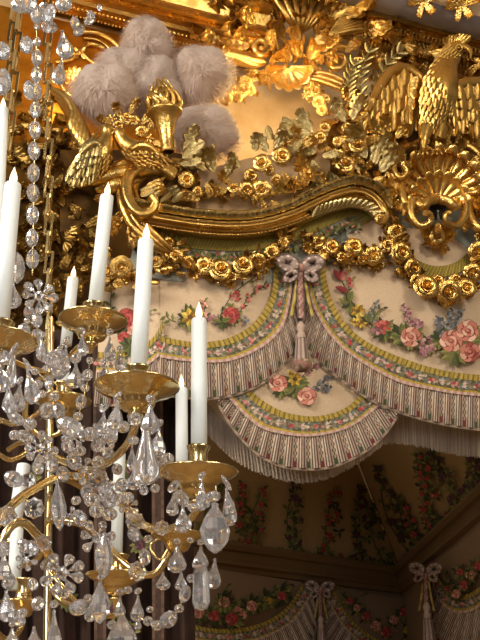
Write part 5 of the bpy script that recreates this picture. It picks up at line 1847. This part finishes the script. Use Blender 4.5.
# wires that carry the linking beads
for pts in ([(123, 427, 1.13), (146, 418, 1.12), (152, 408, 1.12)], [(176, 488, 1.14), (194, 508, 1.13), (214, 496, 1.13), (216, 486, 1.13)], [(181, 590, 1.42), (179, 608, 1.42), (157, 626, 1.42), (138, 616, 1.44)], [(90, 360, 1.32), (86, 388, 1.3), (78, 418, 1.3)], [(38, 372, 1.3), (54, 396, 1.3), (40, 420, 1.26)]):
    btube('wire', pts, .5, n=5)

# ------------------------------------------------------------------ light
mb = MB()
mb.grid([[Vector((x, y, 0)) for y in range(-8, 16, 2)] for x in range(-10, 12, 2)])
o = mb.build('floor', mat('oak_parquet', hx('9a8160'), 0, .45, col2=hx('84694a'), nscale=2))
o['kind'] = 'structure'
w = bpy.data.worlds.new('room_glow')
bpy.context.scene.world = w
w.use_nodes = True
nt = w.node_tree
N, L = nt.nodes, nt.links
bg = N['Background']
tc = N.new('ShaderNodeTexCoord')
no = N.new('ShaderNodeTexNoise')
no.inputs['Scale'].default_value = 3.2
no.inputs['Detail'].default_value = 3
L.new(tc.outputs['Generated'], no.inputs['Vector'])
cr = N.new('ShaderNodeValToRGB')
cr.color_ramp.elements[0].position = .38
cr.color_ramp.elements[0].color = (.06, .045, .03, 1)
cr.color_ramp.elements[1].position = .68
cr.color_ramp.elements[1].color = (1.0, .82, .6, 1)
L.new(no.outputs['Fac'], cr.inputs['Fac'])
L.new(cr.outputs['Color'], bg.inputs['Color'])
bg.inputs['Strength'].default_value = .5


def area(name, loc, target, sx, sy, power, col):
    d = bpy.data.lights.new(name, 'AREA')
    d.shape = 'RECTANGLE'
    d.size, d.size_y = sx, sy
    d.energy = power
    d.color = col
    o = bpy.data.objects.new(name, d)
    C.objects.link(o)
    o.location = loc
    o.rotation_euler = (Vector(target) - Vector(loc)).to_track_quat('-Z', 'Y').to_euler()
    return o


area('window_or_fill_light', (-4.4, -.4, 5.5), (0, 4.6, 4.3), 2.0, 1.9, 400, (1, .92, .80))
area('window_or_fill_light', (3.4, -1.0, 5.7), (.6, 4.8, 4.3), 1.6, 1.7, 150, (1, .88, .72))
area('window_or_fill_light', (-1.4, -1.4, 2.6), (-.2, 1.4, 2.1), 0.8, 1.7, 62, (.90, .96, 1))  # added cool front light, narrow for crisp highlights on crystals and candles
area('window_or_fill_light', (1.5, -1.2, 2.9), (-.2, 1.4, 2.1), .5, 1.2, 14, (.95, .97, 1))  # added small light from the right for more crystal highlights


def point(name, loc, power, col, r=.05):
    d = bpy.data.lights.new(name, 'POINT')
    d.energy = power
    d.color = col
    d.shadow_soft_size = r
    o = bpy.data.objects.new(name, d)
    C.objects.link(o)
    o.location = loc
    return o


point('cornice_or_fill_lamp', FAC.p(292, 84, .06), 30, (1, .72, .32), .06)
point('cornice_or_fill_lamp', FAC.p(66, 66, -.36), 7, (1, .66, .24), .05)  # added light behind the plumes, brightens the cove panel only
point('gilding_glint_light', (.9, 2.4, 4.6), 26, (1, .74, .42), .08)  # added warm point for specular dots on the gilding, apart from the chandelier
point('gilding_glint_light', (-1.4, 1.8, 5.0), 26, (1, .74, .42), .08)  # second added warm point for glints on the gilding
